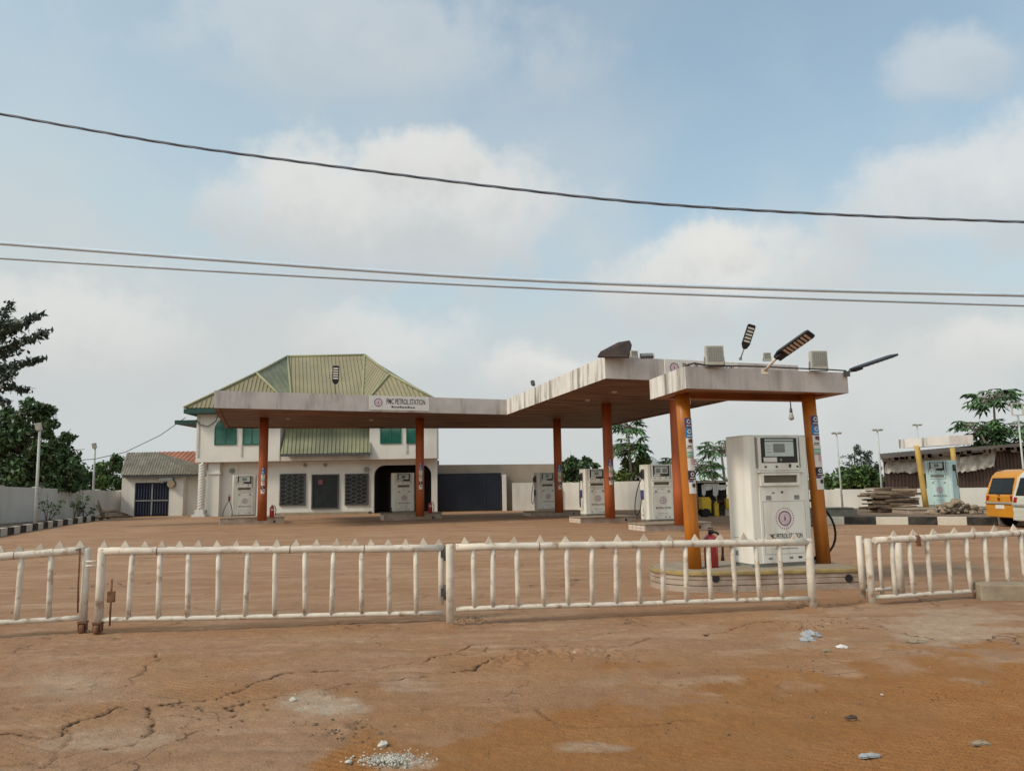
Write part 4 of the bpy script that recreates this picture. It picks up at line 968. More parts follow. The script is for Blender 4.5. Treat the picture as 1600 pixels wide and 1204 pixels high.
house = thing('two_storey_house', 'white two storey house with green ribbed roof, left behind the canopy', 'house', (hx(490, 760)[0], HY, 0))
FY, BY_, YB = HY, HY - .7, HY + 9
xl, xr = hx(322, 760)[0], hx(683, 760)[0]
bxl0, zb = hx(305, 722.5, BY_); bxl1 = hx(437, 722, BY_)[0]; bxr0 = hx(577, 718, BY_)[0]; bxr1 = hx(683, 718, BY_)[0]
ZE = hx(300, 641, BY_)[1]
# ground floor front wall with an open arch at the right
ax0, ax1 = hx(584, 760)[0], hx(674, 760)[0]; az = hx(630, 726)[1]
mb = MB(); mb.box(xl, ax0, FY, FY + .3, -.05, zb); mb.box(ax1, xr, FY, FY + .3, -.05, zb); mb.box(ax0, ax1, FY, FY + .3, az, zb)
for (c, s) in ((ax0, 1), (ax1, -1)):
    pts = [(c, az)]
    for k in range(6): q = (math.pi / 2) * k / 5; pts.append((c + s * (.65 - .65 * math.cos(q)) if False else c + s * .65 * (1 - math.sin(q)), az - .65 * (1 - math.cos(q))))
    mb.xz(pts, FY + .003, FY + .297)
mb.box(xl, xl + .3, FY + .3, YB, -.05, ZE); xk = xr * YB / FY - .05; mb.prism([(xr - .3, FY + .3), (xr, FY + .3), (xk, YB), (xk - .3, YB)], -.05, ZE); mb.box(xl + .3, xk - .3, YB - .3, YB, -.05, ZE)
part('ground_floor_wall', mb, wall_white, house, world=True)
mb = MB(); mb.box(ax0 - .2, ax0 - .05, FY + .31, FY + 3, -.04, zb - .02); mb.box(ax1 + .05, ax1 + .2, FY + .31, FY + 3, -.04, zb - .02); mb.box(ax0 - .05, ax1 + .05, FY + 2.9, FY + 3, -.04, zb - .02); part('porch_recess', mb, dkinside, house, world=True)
mb = MB(); mb.box(ax0 + .5, ax0 + 1.6, FY + 2.84, FY + 2.9, 0, 2.3); part('inner_door', mb, black, house, world=True)
mb = MB(); mb.box(bxl0, bxl1, BY_, FY + .3, zb, ZE); part('upper_bay', mb, wall_white, house, world=True, bevel=.02)
mb = MB(); mb.box(bxr0, bxr1, BY_, FY + .3, zb, ZE); part('upper_bay', mb, wall_white, house, world=True, bevel=.02)
mb = MB(); mb.box(bxl1, bxr0, FY + .31, FY + .5, zb, ZE); part('upper_centre_wall', mb, wall_white, house, world=True)
z708 = hx(500, 709, BY_ - .2)[1]
mb = MB(); mb.box(bxl1 + .003, bxr0 - .003, BY_ + .06, FY + .305, zb + .01, z708 + .02); part('lintel_band', mb, wall_white, house, world=True)
for px in (319, 378, 446, 483, 531): pass
drain_m = mat('drain pipe', (.48, .45, .41), .7)
for px in (309.5, 377.5, 636 - .5):
    mb = MB(); xx, zz = hx(px, 700, BY_); mb.box(xx - .05, xx + .05, BY_ - .05, BY_ - .002, zb + .35, ZE - .4); part('downpipe', mb, drain_m, house, world=True)
for px, py in ((363, 735), (331, 726), (477, 726), (508, 726), (573, 733)):
    xx, zz = hx(px, py); mb = MB(); mb.tube([(xx, FY - .12, zz), (xx, FY - .002, zz)], .16 if px < 370 or px > 560 else .10, 12); part('wall_lamp', mb, midgrey, house, world=True)
for x0, x1, yt, yb_, nx, nz, ar in ((335, 369.5, 652, 695, 2, 2, True), (379, 408, 652, 695, 2, 2, False), (594, 627, 650, 693, 2, 2, False), (635, 652, 650, 693, 1, 2, False)):
    xa, zlo = hx(x0, yb_, BY_); xb = hx(x1, yb_, BY_)[0]; zhi = hx(x1, yt, BY_)[1]; window_part(house, xa, xb, zlo, zhi, BY_ - .002, nx, nz, ar)
# shop fronts
def shopfront(x0, x1, yt, yb_, grille, door=False):
    xa, z1 = hx(x0, yt); xb = hx(x1, yt)[0]; z0 = hx(x0, yb_)[1]; y = FY
    mb = MB(); t_ = .08
    for b in ((xa, xb, z1 - t_, z1), (xa, xb, z0, z0 + t_), (xa, xa + t_, z0 + t_, z1 - t_), (xb - t_, xb, z0 + t_, z1 - t_)): mb.box(b[0], b[1], y - .10, y - .002, b[2], b[3])
    w = part('shop_door' if door else 'shop_window', mb, darkgrey, house, world=True)
    inv = xf(house).inverted()
    mb = MB(); mb.box(xa + .04, xb - .04, y - .045, y - .012, z0 + .04, z1 - .04); part('pane', mb.move(inv), dkglass, w)
    if grille:
        mb = MB(); step = .34; n = int((xb - xa) / step)
        for k in range(n + 1):
            cx = xa + .08 + (xb - xa - .16) * k / n; pts = []
            for i in range(15): pts.append((cx + (.13 if (i + k) % 2 else -.13), y - .075, z0 + .1 + (z1 - z0 - .2) * i / 14))
            mb.tube(pts, .014, 5)
        part('grille', mb.move(inv), mat('grille paint', (.26, .25, .23), .7), w)
    return w
shopfront(438, 478, 740, 790, True); shopfront(487.5, 530, 741, 795, False, True); w = shopfront(539.5, 576, 740, 789, True)
xa, z0 = hx(487, 797, FY - .5); xb = hx(532, 797, FY - .5)[0]; mb = MB(); mb.box(hx(436, 797)[0], hx(580, 797)[0], FY - .9, FY - .002, -.05, .15); part('front_step', mb, concrete, house, world=True, bevel=.02)
mb = MB(); xa, za = hx(499, 748); mb.box(xa - .05, xa + .25, FY - .125, FY - .105, za - .35, za - .05); part('poster', mb, mat('poster red', (.16, .05, .06), .6), house, world=True)
# pilaster and twisted column at the left corner
xa = hx(325, 760, FY - .4)[0]; xb = hx(343, 760, FY - .4)[0]; mb = MB(); mb.box(xa, xb, FY - .45, FY - .002, -.05, zb - .002); mb.box(xa - .06, xb + .06, FY - .52, FY - .003, zb - .75, zb - .62); part('pilaster', mb, wall_white, house, world=True, bevel=.015)
xa = hx(315, 760, FY - .55)[0]; mb = MB()
for s in range(3):
    pts = []
    for i in range(49):
        z = .42 + (zb - .48) * i / 48; q = 2 * math.pi * (z * 1.9 + s / 3); pts.append((xa + .11 * math.cos(q), FY - .55 + .11 * math.sin(q), z))
    mb.tube(pts, .115, 8)
part('twisted_column', mb, wall_white, house, world=True)
mb = MB(); mb.box(xa - .42, xa + .42, FY - .97, FY - .13, -.05, .14); mb.box(xa - .28, xa + .28, FY - .83, FY - .27, .14, .42); part('column_base', mb, wall_white, house, world=True, bevel=.02)
# roof
RY = 54.0
R1, R2 = D(449.5, 557, RY), D(570, 558, RY); R2.z = R1.z
EY = 47.6
EL, E2 = D(287, 637, EY), D(691, 631, EY); E2.z = EL.z; ZV = EL.z
V1, V2 = D(457, 640, EY + .9), D(566, 640, EY + .9); V1.z = V2.z = ZV
P1 = D(401, 583, 49.6); P2 = D(609, 584.5, 49.6)
BL_, BR_2 = Vector((EL.x - .8, YB + 1.5, ZV)), Vector((E2.x * (YB + 1.5) / EY, YB + 1.5, ZV))
R1b = R1
mb = MB(); fd = Vector((.285, -1, -.6))
roof_face(mb, [R1, R2, V2, V1], fd, .25, .045, .05); part('roof', mb, roof_khaki, house, world=True)
mb = MB(); roof_face(mb, [P1, EL, V1], Vector((.08, -1, -.6)), .25, .045, .05); part('bay_roof', mb, roof_khaki, house, world=True)
mb = MB(); roof_face(mb, [P2, V2, E2], Vector((.34, -1, -.6)), .25, .045, .05); part('bay_roof', mb, roof_khaki, house, world=True)
mb = MB(); roof_face(mb, [R1, P1, V1], Vector((.55, -.6, -.6)), .45, .04, .025); part('valley_roof', mb, roof_green, house, world=True)
mb = MB(); roof_face(mb, [R2, V2, P2], Vector((-.45, -.7, -.6))); part('valley_roof', mb, roof_khaki, house, world=True)
mb = MB()
for poly in ([R1, BL_, EL], [R1, EL, P1], [R2, E2, BR_2], [R2, P2, E2], [R1, R2, BR_2, BL_]):
    n_ = (poly[1] - poly[0]).cross(poly[2] - poly[0])
    mb.add(poly, [tuple(range(len(poly)))])
part('rear_roof', mb, roof_green, house, world=True)
mb = MB()
for a, b in ((R1, R2), (R1, P1), (P1, EL), (R2, P2), (P2, E2), (P1, V1), (P2, V2), (R1, V1), (R2, V2)): mb.tube([a + Vector((0, -.03, .03)), b + Vector((0, -.03, .03))], .08, 6)
part('ridge_cap', mb, mat('ridge cap', (.27, .27, .16), .6, .12, 1), house, world=True)
mb = MB(); z_ = ZV
mb.prism([(EL.x, EL.y), (E2.x, E2.y), (BR_2.x, BR_2.y), (BL_.x, BL_.y)], z_ - .34, z_ - .06); part('eave_board', mb, roof_trim, house, world=True)
xa = hx(287, 650, 50.5)[0]; mb = MB(); mb.box(xa - .1, bxl0 + .4, 49.4, 53, ZV - .85, ZV - .60); part('lower_eave', mb, roof_trim, house, world=True)
mb = MB(); pts = [D(px, py, BY_ - .1) for px, py in ((306, 655), (312, 663), (325, 666), (337, 658), (342, 645))]; mb.tube(pts, .025, 6); part('slack_cable', mb, darkgrey, house, world=True)
# lean-to roof between the bays
a0, a1 = D(438, 709, BY_ - .35), D(578.5, 706.5, BY_ - .35); a1.z = a0.z; zt_ = ZE - .5
b0, b1 = Vector((a0.x + .15, FY + .25, zt_)), Vector((a1.x - .05, FY + .25, zt_))
mb = MB(); roof_face(mb, [a0, a1, b1, b0], Vector((.2, -1, -2.2)), .25, .045, .05); part('lean_to_roof', mb, roof_green, house, world=True)
mb = MB(); mb.box(a0.x, a1.x, a0.y - .03, a0.y, a0.z - .16, a0.z - .02); part('gutter', mb, darkgrey, house, world=True)  # gutter in dark grey, a shadow tone put into its colour

# gatehouse at the left
GYd = 51.0
gh = thing('gatehouse', 'low white gatehouse with grey hipped roof left of the house', 'gatehouse', (hx(250, 760, GYd)[0], GYd, 0))
xa, zt_ = hx(191, 743, GYd); xb = hx(287, 743, GYd)[0]; xc = hx(306, 743, GYd)[0]
dx0, dz1 = hx(211, 754, GYd); dx1 = hx(265, 754, GYd)[0]
mb = MB(); mb.box(xa, dx0, GYd, GYd + .3, -.05, zt_); mb.box(dx1, xb, GYd, GYd + .3, -.05, zt_); mb.box(dx0, dx1, GYd, GYd + .3, dz1, zt_); mb.box(xa, xa + .3, GYd + .3, GYd + 5, -.05, zt_); mb.box(xb - .3, xb, GYd + .3, GYd + 5, -.05, zt_)
mb.box(xb + .003, xc + .8, GYd + .5, GYd + .8, -.05, zt_ - .15); part('wall', mb, wall_white, gh, world=True)
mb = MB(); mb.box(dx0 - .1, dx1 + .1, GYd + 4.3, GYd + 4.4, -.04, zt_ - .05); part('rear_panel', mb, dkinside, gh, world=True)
mb = MB(); mb.box(dx0 + .01, dx1 - .01, GYd + .10, GYd + .13, .05, dz1 - .02); w = part('door', mb, navy, gh, world=True)
inv = xf(gh).inverted(); mb = MB(); z0 = .05; mid = (dx0 + dx1) / 2
for k in range(13): xx = dx0 + .06 + (dx1 - dx0 - .12) * k / 12; mb.box(xx - .02, xx + .02, GYd + .05, GYd + .096, z0 + .05, dz1 - .05)
part('bars', mb.move(inv), mat('navy bars', (.05, .055, .09), .5), w)
mb = MB(); mb.box(dx0 + .05, dx1 - .05, GYd + .02, GYd + .048, .98, 1.06); mb.box(mid - .05, mid + .05, GYd + .018, GYd + .047, .08, .96); mb.box(mid - .05, mid + .05, GYd + .018, GYd + .047, 1.08, dz1 - .1); part('rail', mb.move(inv), midgrey, w)
r0, r1 = D(199, 707, GYd + 2.2), D(244, 707, GYd + 2.2); r1.z = r0.z
q0, q1 = D(189, 742, GYd - .4), D(303, 742, GYd - .4); q1.z = q0.z
q2, q3 = Vector((q1.x + .6, GYd + 5.4, q0.z)), Vector((q0.x - .6, GYd + 5.4, q0.z))
mb = MB(); roof_face(mb, [r0, q0, q1, r1], (.3, -1, -.6), .17, .05, .035); roof_face(mb, [r1, q1, q2], (1, 0, -.6), .17, .05, .035); roof_face(mb, [r0, q3, q0], (-1, 0, -.6), .3, .06, .05); roof_face(mb, [r0, r1, q2, q3], (0, 1, -.6), .3, .06, .05)
part('roof', mb, roof_grey, gh, world=True)
mb = MB(); mb.box(q0.x + .05, q1.x - .05, GYd - .36, GYd - .31, q0.z - .18, q0.z - .05); part('eave_board', mb, darkgrey, gh, world=True)
p = D(262, 750, GYd); ac = thing('fan_unit', 'rusty fan unit fixed on the gatehouse wall under the roof', 'fan unit', (p.x, GYd - .003, p.z))
mb = MB(); mb.box(-.45, .45, -.32, 0, -.08, .22); part('casing', mb, midgrey, ac, bevel=.02); mb = MB(); mb.tube([(.35, -.33, -.25), (.35, -.02, -.25)], .24, 14); part('fan', mb, concrete, ac); mb = MB(); mb.box(.2, .5, -.30, -.02, -.07, -.02); part('bracket', mb, darkgrey, ac)
# red roof behind
rh_ = thing('red_roof_house', 'red roofed house just visible behind the gatehouse', 'house', (hx(280, 760, 62)[0], 62, 0))
p0, p1 = hx(232, 740, 62)[0], hx(330, 740, 62)[0]; mb = MB(); mb.box(p0, p1, 62, 68, -.05, 3.0); part('wall', mb, wall_white, rh_, world=True)
a, b = D(240, 706, 65), D(330, 706, 65); b.z = a.z; c_, d_ = D(232, 733, 61.5), D(330, 733, 61.5); d_.z = c_.z
mb = MB(); roof_face(mb, [a, c_, d_, b], (0, -1, -.5), .4); roof_face(mb, [a, b, Vector((d_.x, 69, d_.z)), Vector((c_.x, 69, c_.z))], (0, 1, -.5), .4); part('roof', mb, roof_red, rh_, world=True)

# ------------------------------------------------------------------ boundary walls
def wall(label, pts, ztops, m_, thick=.22, pier=None, cap=False, name='boundary_wall'):
    t = thing(name, label, 'wall', (pts[0].x, pts[0].y, 0)); mb = MB(); mp_ = MB()
    for (a, b, za, zb_) in zip(pts[:-1], pts[1:], ztops[:-1], ztops[1:]):
        u = (b - a); u.z = 0; L_ = u.length; u.normalize(); w = Vector((-u.y, u.x, 0)) * thick
        A, B = Vector((a.x, a.y, -.1)), Vector((b.x, b.y, -.1)); At, Bt = Vector((a.x, a.y, za)), Vector((b.x, b.y, zb_))
        mb.add([A, B, B + w, A + w, At, Bt, Bt + w, At + w], [(3, 2, 1, 0), (4, 5, 6, 7), (0, 1, 5, 4), (1, 2, 6, 5), (2, 3, 7, 6), (3, 0, 4, 7)])
        if pier:
            n = max(1, round(L_ / pier))
            for k in range(n + 1):
                s = min(max(L_ * k / n, .15), L_ - .15); q = a + u * s; zz = za + (zb_ - za) * s / L_ + .06
                Rm = Matrix.Translation((q.x, q.y, 0)) @ Matrix.Rotation(math.atan2(u.y, u.x), 4, 'Z'); mp_.box(-.15, .15, -.05, thick + .05, -.1, zz, Rm)
    part('wall_panel', mb, m_, t, world=True)
    if pier: part('pier', mp_, m_, t, world=True)
    return t
a, b, c = D(-130, 758, 31), D(0, 760, 38), D(192, 768, 52)
wall('stained white boundary wall behind the left planting bed', [a, b, c], [2.05, D(0, 759.5, 38).z, D(192, 767, 52).z], wall_side, pier=3.6)
a, b = D(676, 725, 50), D(868, 725, 50)
bw = wall('tall raw brown block wall holding the dark sheet gate', [a, b], [D(676, 726, 50).z, D(868, 724.5, 50).z], wall_brown)
sg = thing('sheet_gate', 'wide navy black sheet metal gate right of the house', 'gate', (D(734, 760, 49.7).x, 49.75, 0))
xa, z1 = hx(684, 740, 49.7); xb = hx(782, 740, 49.7)[0]
mb = MB(); mb.box(xa, xb, 49.70, 49.75, .1, z1); part('sheet', mb, navy, sg, world=True)
mb = MB()
for k in range(5): xx = xa + (xb - xa) * k / 4; mb.box(xx - .03, xx + .03, 49.66, 49.698, .1, z1)
part('frame', mb, mat('navy frame', (.02, .024, .04), .5), sg, world=True)
gx = hx(788, 760, 49.6)[0]; mb = MB(); mb.box(gx - .14, gx + .14, 49.5, 49.9, -.05, D(788, 741, 49.6).z); solo('gate_post', mb, wall_white, 'pale concrete post beside the dark sheet gate', 'post', (gx, 49.6, 0), world=True, bevel=.02)
a, b = D(800, 760, 49.4), D(868, 760, 49.4)
wall('cream low wall strip standing before the brown block wall', [a, b], [1.75, 1.75], wall_side)
a, b, c = D(868.5, 752, 50), D(1010, 752, 47), D(1160, 756, 43)
wall('cream boundary wall under the shrub and papaya trees', [a, b, c], [D(869, 754, 50).z, D(1010, 751, 47).z, D(1160, 753, 43).z], wall_side, pier=5)
a, b = D(1160.5, 760, 43), D(1640, 770, 38.5)
wall('low cream wall in front of the hedge and brown shed', [a, b], [D(1160, 758, 43).z - .3, D(1640, 760, 38.5).z], wall_side, pier=4.2)

# ------------------------------------------------------------------ poles and cables
def pole(label, px0, py0, px1, py1, z0=.1, r=.05, head='flood', Y=None, group='lamp poles on the boundary'):
    b = D(px0, py0, Y) if Y else G(px0, py0, z0); tp = D(px1, py1, b.y); b = Vector((b.x, b.y, 0))
    t = thing('lamp_pole', label, 'lamp post', b, 0, group); d = tp - b
    mb = MB(); mb.tube([(0, 0, -.05), d * .5, d], [r, r * .85, r * .7], 10); part('pole', mb, polegrey, t)
    if head == 'flood':
        mb = MB(); mb.box(-.12, .12, -.10, .06, 0, .34, Matrix.Translation(d) @ Matrix.Rotation(R(12), 4, 'X') @ Matrix.Rotation(R(-8), 4, 'Y')); part('lamp_head', mb, flood_body, t, bevel=.02)
    if head == 'tee':
        mb = MB(); mb.box(-.24, .24, -.03, .03, 0, .04, Matrix.Translation(d)); mb.box(-.24, -.05, -.10, .08, .04, .10, Matrix.Translation(d)); mb.box(.05, .24, -.10, .08, .04, .10, Matrix.Translation(d)); part('lamp_head', mb, flood_body, t, bevel=.01)
    if head == 'panel':
        T = Matrix.Translation(d)
        mb = MB()
        for q in ((-.28, .28, 1.0, 1.05), (-.28, .28, .45, .50), (-.28, -.22, .5, 1.0), (.22, .28, .5, 1.0), (-.4, .4, 0, .05), (-.03, .03, .05, .45)): mb.box(q[0], q[1], -.03, .03, q[2], q[3], T)
        part('lamp_head', mb, polegrey, t)
    return t
pole('tall white lamp pole beside the dark tree, in the left bed', 55, 822, 62, 672, .16, .075)
pole('thinner lamp pole before the left boundary wall, by the driftwood', 144, 806, 148.5, 700, .16, .075)
pole('slim lamp pole before the green hedge', 1317, 798, 1307, 678, 0, .05, 'tee', 38)
pole('slim lamp pole at the left end of the brown shed', 1380, 798, 1371, 673, 0, .05, 'tee', 37)
pole('thin pole rising behind the small weathered canopy', 1440, 790, 1433, 665, 0, .045, 'tee', 41)
pole('pole with an empty lamp frame before the right papaya tree', 1606, 800, 1592, 664, 0, .055, 'panel', 36)

def overhead(name, pix, Y, r, m_, label, group):
    pts = [D(px, py, Y) for px, py in pix]
    d0 = pts[0] - pts[1]; d1 = pts[-1] - pts[-2]
    ext = [pts[-1] + d1 * (k * 4) + Vector((0, 0, .012 * (k * 4 * d1.length) ** 2)) for k in range(1, 13)]
    pts = [pts[0] + d0 * 9] + pts + [pts[-1] + d1 * 2]
    mb = MB(); sm = []
    for i in range(1, len(pts) - 2):
        for k in range(6):
            s = k / 6; p0, p1, p2, p3 = pts[i - 1] if i > 1 else pts[1] * 2 - pts[2], pts[i], pts[i + 1], pts[i + 2] if i < len(pts) - 3 else pts[-2] * 2 - pts[-3]
            sm.append(.5 * ((2 * p1) + (p2 - p0) * s + (2 * p0 - 5 * p1 + 4 * p2 - p3) * s * s + (3 * p1 - p0 - 3 * p2 + p3) * s ** 3))
    sm = [pts[0]] + sm + [pts[-2]] + ext
    if name == 'twisted_cable':
        for ph in (0, 2 * math.pi / 3, 4 * math.pi / 3):
            run = []; acc = 0
            fine = [sm[i].lerp(sm[i + 1], k / 5) for i in range(1, len(sm) - 2) for k in range(5 if (sm[i + 1] - sm[i]).length < .5 else 14)] + [sm[-2]]
            for i, p in enumerate(fine):
                if i: acc += (fine[i] - fine[i - 1]).length
                q = acc * 7 + ph; run.append(p + Vector((0, math.cos(q), math.sin(q))) * r * .55)
            mb.tube([sm[0]] + run + [sm[-1]], r * .6, 6)
    else: mb.tube(sm, r, 8)
    return solo(name, mb, m_, label, 'cable', sm[0], group=group, world=True)
grp = 'overhead cables across the sky'
overhead('twisted_cable', [(-60, 166), (0, 178), (150, 205), (300, 230), (560, 265), (800, 295), (1020, 318), (1300, 335), (1600, 347), (1660, 348)], 7.2, .0125, wire_dark, 'dark twisted cable, highest of the wires across the sky', grp)
overhead('power_line', [(-60, 375), (0, 380), (400, 410), (800, 436), (1200, 451), (1600, 461), (1660, 461)], 8.2, .022, wire_pale, 'pale thick wire just below the dark twisted cable', grp)
overhead('power_line', [(-60, 399), (0, 403), (400, 427), (800, 448), (1200, 464), (1600, 477), (1660, 478)], 8.4, .017, wire_pale, 'pale thinner wire, lowest of the wires across the sky', grp)
pts = [D(px, py, Yd) for px, py, Yd in ((40, 722, 43), (113, 719, 45), (147, 717, 47), (196, 706, 48), (250, 680, 48), (290, 652, 48.5))]
mb = MB(); mb.tube(pts, .022, 6); solo('service_cable', mb, darkgrey, 'thin sagging cable from the left lamp pole up to the house eave', 'cable', pts[0], world=True)

# ------------------------------------------------------------------ vegetation
def leaves(mb_v, mb_f, pts, size, rng, flat=.5, asp=.5):
    n = len(pts); u = rng.normal(size=(n, 3)); u /= np.linalg.norm(u, axis=1)[:, None]
    nn = rng.normal(size=(n, 3)); nn[:, 2] += flat * 2; nn -= u * (nn * u).sum(1)[:, None]; nn /= np.linalg.norm(nn, axis=1)[:, None]
    w = np.cross(nn, u); s = size * rng.uniform(.45, 1.6, n)[:, None]
    A = pts - u * s; B = pts + w * s * asp + nn * s * .12; C = pts + u * s; Dd = pts - w * s * asp + nn * s * .12
    o = sum(len(x) for x in mb_v); mb_v.append(np.stack([A, B, C, Dd], 1).reshape(-1, 3))
    i = np.arange(n) * 4 + o; mb_f.append(np.stack([i, i + 1, i + 2, i + 3], 1))
def leaf_object(name, vs, fs, m_, parent):
    V = np.concatenate(vs); Fq = np.concatenate(fs); inv = np.array(xf(parent).inverted()); V = V @ inv[:3, :3].T + inv[:3, 3]
    me = bpy.data.meshes.new(name); me.vertices.add(len(V)); me.vertices.foreach_set('co', V.ravel()); me.loops.add(Fq.size); me.loops.foreach_set('vertex_index', Fq.ravel().astype(np.int32))
    me.polygons.add(len(Fq)); me.polygons.foreach_set('loop_start', np.arange(0, Fq.size, 4)); me.polygons.foreach_set('loop_total', np.full(len(Fq), 4)); me.update(calc_edges=True)
    me.materials.append(m_); return link(name, me, parent)
def clump_pts(rng, c, r, n, shell=.55):
    d = rng.normal(size=(n, 3)); d /= np.linalg.norm(d, axis=1)[:, None]; k = rng.uniform(shell, 1, n) ** .7
    return np.array(c) + d * np.array(r) * k[:, None]
def bush_tree(label, cat, foot, clumps, m_, n_leaf, size, seed, trunk_r=.12, name='broadleaf_tree', group=None, bark_m=bark, sub=9):
    rng = np.random.default_rng(seed); t = thing(name, label, cat, foot, 0, group); vs, fs = [], []; mb = MB(); f0 = Vector(foot)
    tot = sum(c[1] ** 2 for c in clumps)
    for (c, r, *z) in clumps:
        rz = z[0] if z else r * .85; c = Vector(c); k = int(n_leaf * r * r / tot)
        for j in range(sub):
            d = rng.normal(size=3); d /= np.linalg.norm(d); sc = np.array(c) + d * np.array([r, r, rz]) * rng.uniform(.35, .85); sr = r * rng.uniform(.25, .48)
            leaves(vs, fs, clump_pts(rng, sc, (sr, sr, sr * .8), max(4, k // sub), .2), size, rng)
        base = f0 + Vector((0, 0, max(.2, (c.z - f0.z) * .35))); mid = base.lerp(c, .5) + Vector(rng.normal(size=3) * r * .12)
        mb.tube([base, mid, c], [trunk_r * .6, trunk_r * .4, trunk_r * .12], 6)
        for j in range(4):
            q = c + Vector(rng.normal(size=3)) * r * .45; mb.tube([c.lerp(mid, .4), q], [trunk_r * .22, trunk_r * .05], 5)
    topz = max(c[0][2] for c in clumps); mb.tube([f0 - Vector((0, 0, .1)), f0 + Vector((0, 0, (topz - f0.z) * .35)), f0 + Vector((.05, 0, (topz - f0.z) * .6))], [trunk_r * 1.2, trunk_r, trunk_r * .5], 9)
    part('trunk', mb, bark_m, t, world=True); leaf_object('crown', vs, fs, m_, t); return t
def spray_tree(label, foot, branches, m_, seed, leaf=.13, name='feathery_tree', trunk_r=.16, dens=19):
    rng = np.random.default_rng(seed); t = thing(name, label, 'tree', foot); vs, fs = [], []; mb = MB(); f0 = Vector(foot)
    topb = max(b[0].z for b in branches); tr = [f0, f0.lerp(branches[0][0], .5), Vector((branches[0][0].x, branches[0][0].y, topb))]; mb.tube(tr, [trunk_r, trunk_r * .8, trunk_r * .3], 9)
    for (a, b, wd) in branches:
        mb.tube([a, a.lerp(b, .5) + Vector((0, 0, -.05)), b], [trunk_r * .25, trunk_r * .15, .012], 6); n = int((b - a).length * dens)
        for k in range(n):
            s = (k + rng.uniform()) / n; p = np.array(a.lerp(b, s)); w = wd * (1 - .55 * s)
            leaves(vs, fs, p + rng.normal(size=(7, 3)) * np.array([w * .5, w * .6, w * .42]), leaf, rng, .6, .42)
    part('trunk', mb, bark, t, world=True); leaf_object('crown', vs, fs, m_, t); return t
YT = 34
Bp = lambda px, py, y=YT: D(px, py, y)
br = [(Bp(-40, 560), Bp(18, 474), .5), (Bp(-30, 545), Bp(66, 490), .38), (Bp(-30, 560), Bp(76, 518), .40), (Bp(-30, 585), Bp(66, 561), .34), (Bp(-35, 600), Bp(44, 610, 33.5), .34), (Bp(-30, 520), Bp(30, 505, 33), .5),
      (Bp(-30, 590), Bp(20, 585, 33), .5), (Bp(-30, 555), Bp(28, 545, 35), .55), (Bp(-70, 540), Bp(-20, 455), .6), (Bp(-30, 620), Bp(12, 628), .4)]
spray_tree('tall feathery tree reaching in from the left edge, branches against the sky', Vector((Bp(-60, 700).x, YT + .3, 0)), br, leaf_blue, 3)
YL = 44
bush_tree('big dark dense tree behind the left boundary wall', 'tree', Vector((D(40, 700, YL).x, YL, 0)),
          [(Bp(30, 690, YL), 1.9), (Bp(80, 690, YL), 1.5), (Bp(60, 650, YL), 1.3), (Bp(10, 665, YL), 1.6), (Bp(95, 725, YL), 1.5), (Bp(40, 735, YL), 2.0), (Bp(-10, 720, YL), 2.0), (Bp(-40, 690, YL), 2.0), (Bp(100, 690, YL), .9), (Bp(105, 748, YL), 1.3), (Bp(70, 752, YL), 1.4), (Bp(20, 752, YL), 1.6), (Bp(45, 637, YL), .7), (Bp(68, 640, YL), .6)], leaf_dark, 21000, .135, 5, .22)
YM = 56
bush_tree('mid green bushy tree between the big dark tree and the gatehouse', 'tree', Vector((D(155, 740, YM).x, YM, 0)),
          [(Bp(150, 740, YM), 1.1), (Bp(172, 730, YM), 1.2), (Bp(130, 748, YM), 1.0), (Bp(187, 750, YM), .9), (Bp(165, 755, YM), 1.3), (Bp(140, 758, YM), 1.1), (Bp(120, 756, YM), 1.0), (Bp(180, 715, YM), .5)], leaf_mid, 6000, .12, 8, .12)
def sapling(label, px, py, hgt, seed):
    b = G(px, py, .16); rng = np.random.default_rng(seed); t = thing('sapling', label, 'sapling', b, 0, 'saplings in the left bed'); vs, fs = [], []; mb = MB()
    for k in range(5):
        a = b + Vector((rng.normal() * .12, rng.normal() * .1, 0)); c = a + Vector((rng.normal() * .35, rng.normal() * .2, hgt * rng.uniform(.5, 1)))
        mb.tube([a, a.lerp(c, .5) + Vector((rng.normal() * .06, 0, 0)), c], [.022, .016, .007], 5)
        for j in range(5): leaves(vs, fs, np.array(a.lerp(c, rng.uniform(.45, 1))) + rng.normal(size=(7, 3)) * .09, .065, rng)
    part('stem', mb, bark, t, world=True); leaf_object('crown', vs, fs, leaf_dark, t)
sapling('straggly sapling right of the tall white pole', 73, 815, 1.5, 2); sapling('small sapling before the wall near the thinner pole', 122, 811, 1.6, 4); sapling('bare little shrub beside the second left pole', 133, 808, 1.1, 6)
p = G(163, 809, .16); mb = MB(); rr = random.Random(4)
mb.tube([p, p + Vector((-.35, 0, .65)), p + Vector((-.4, 0, 1.0))], [.12, .09, .03], 7); mb.tube([p + Vector((-.2, 0, .35)), p + Vector((.6, .1, .38)), p + Vector((1.3, .1, .15))], [.10, .08, .04], 7); mb.tube([p + Vector((-.5, 0, .05)), p + Vector((.5, .1, .12)), p + Vector((1.5, .2, .05))], [.08, .12, .06], 7)
solo('driftwood', mb, bark, 'heap of cut branches at the end of the left kerb', 'branches', p, world=True)

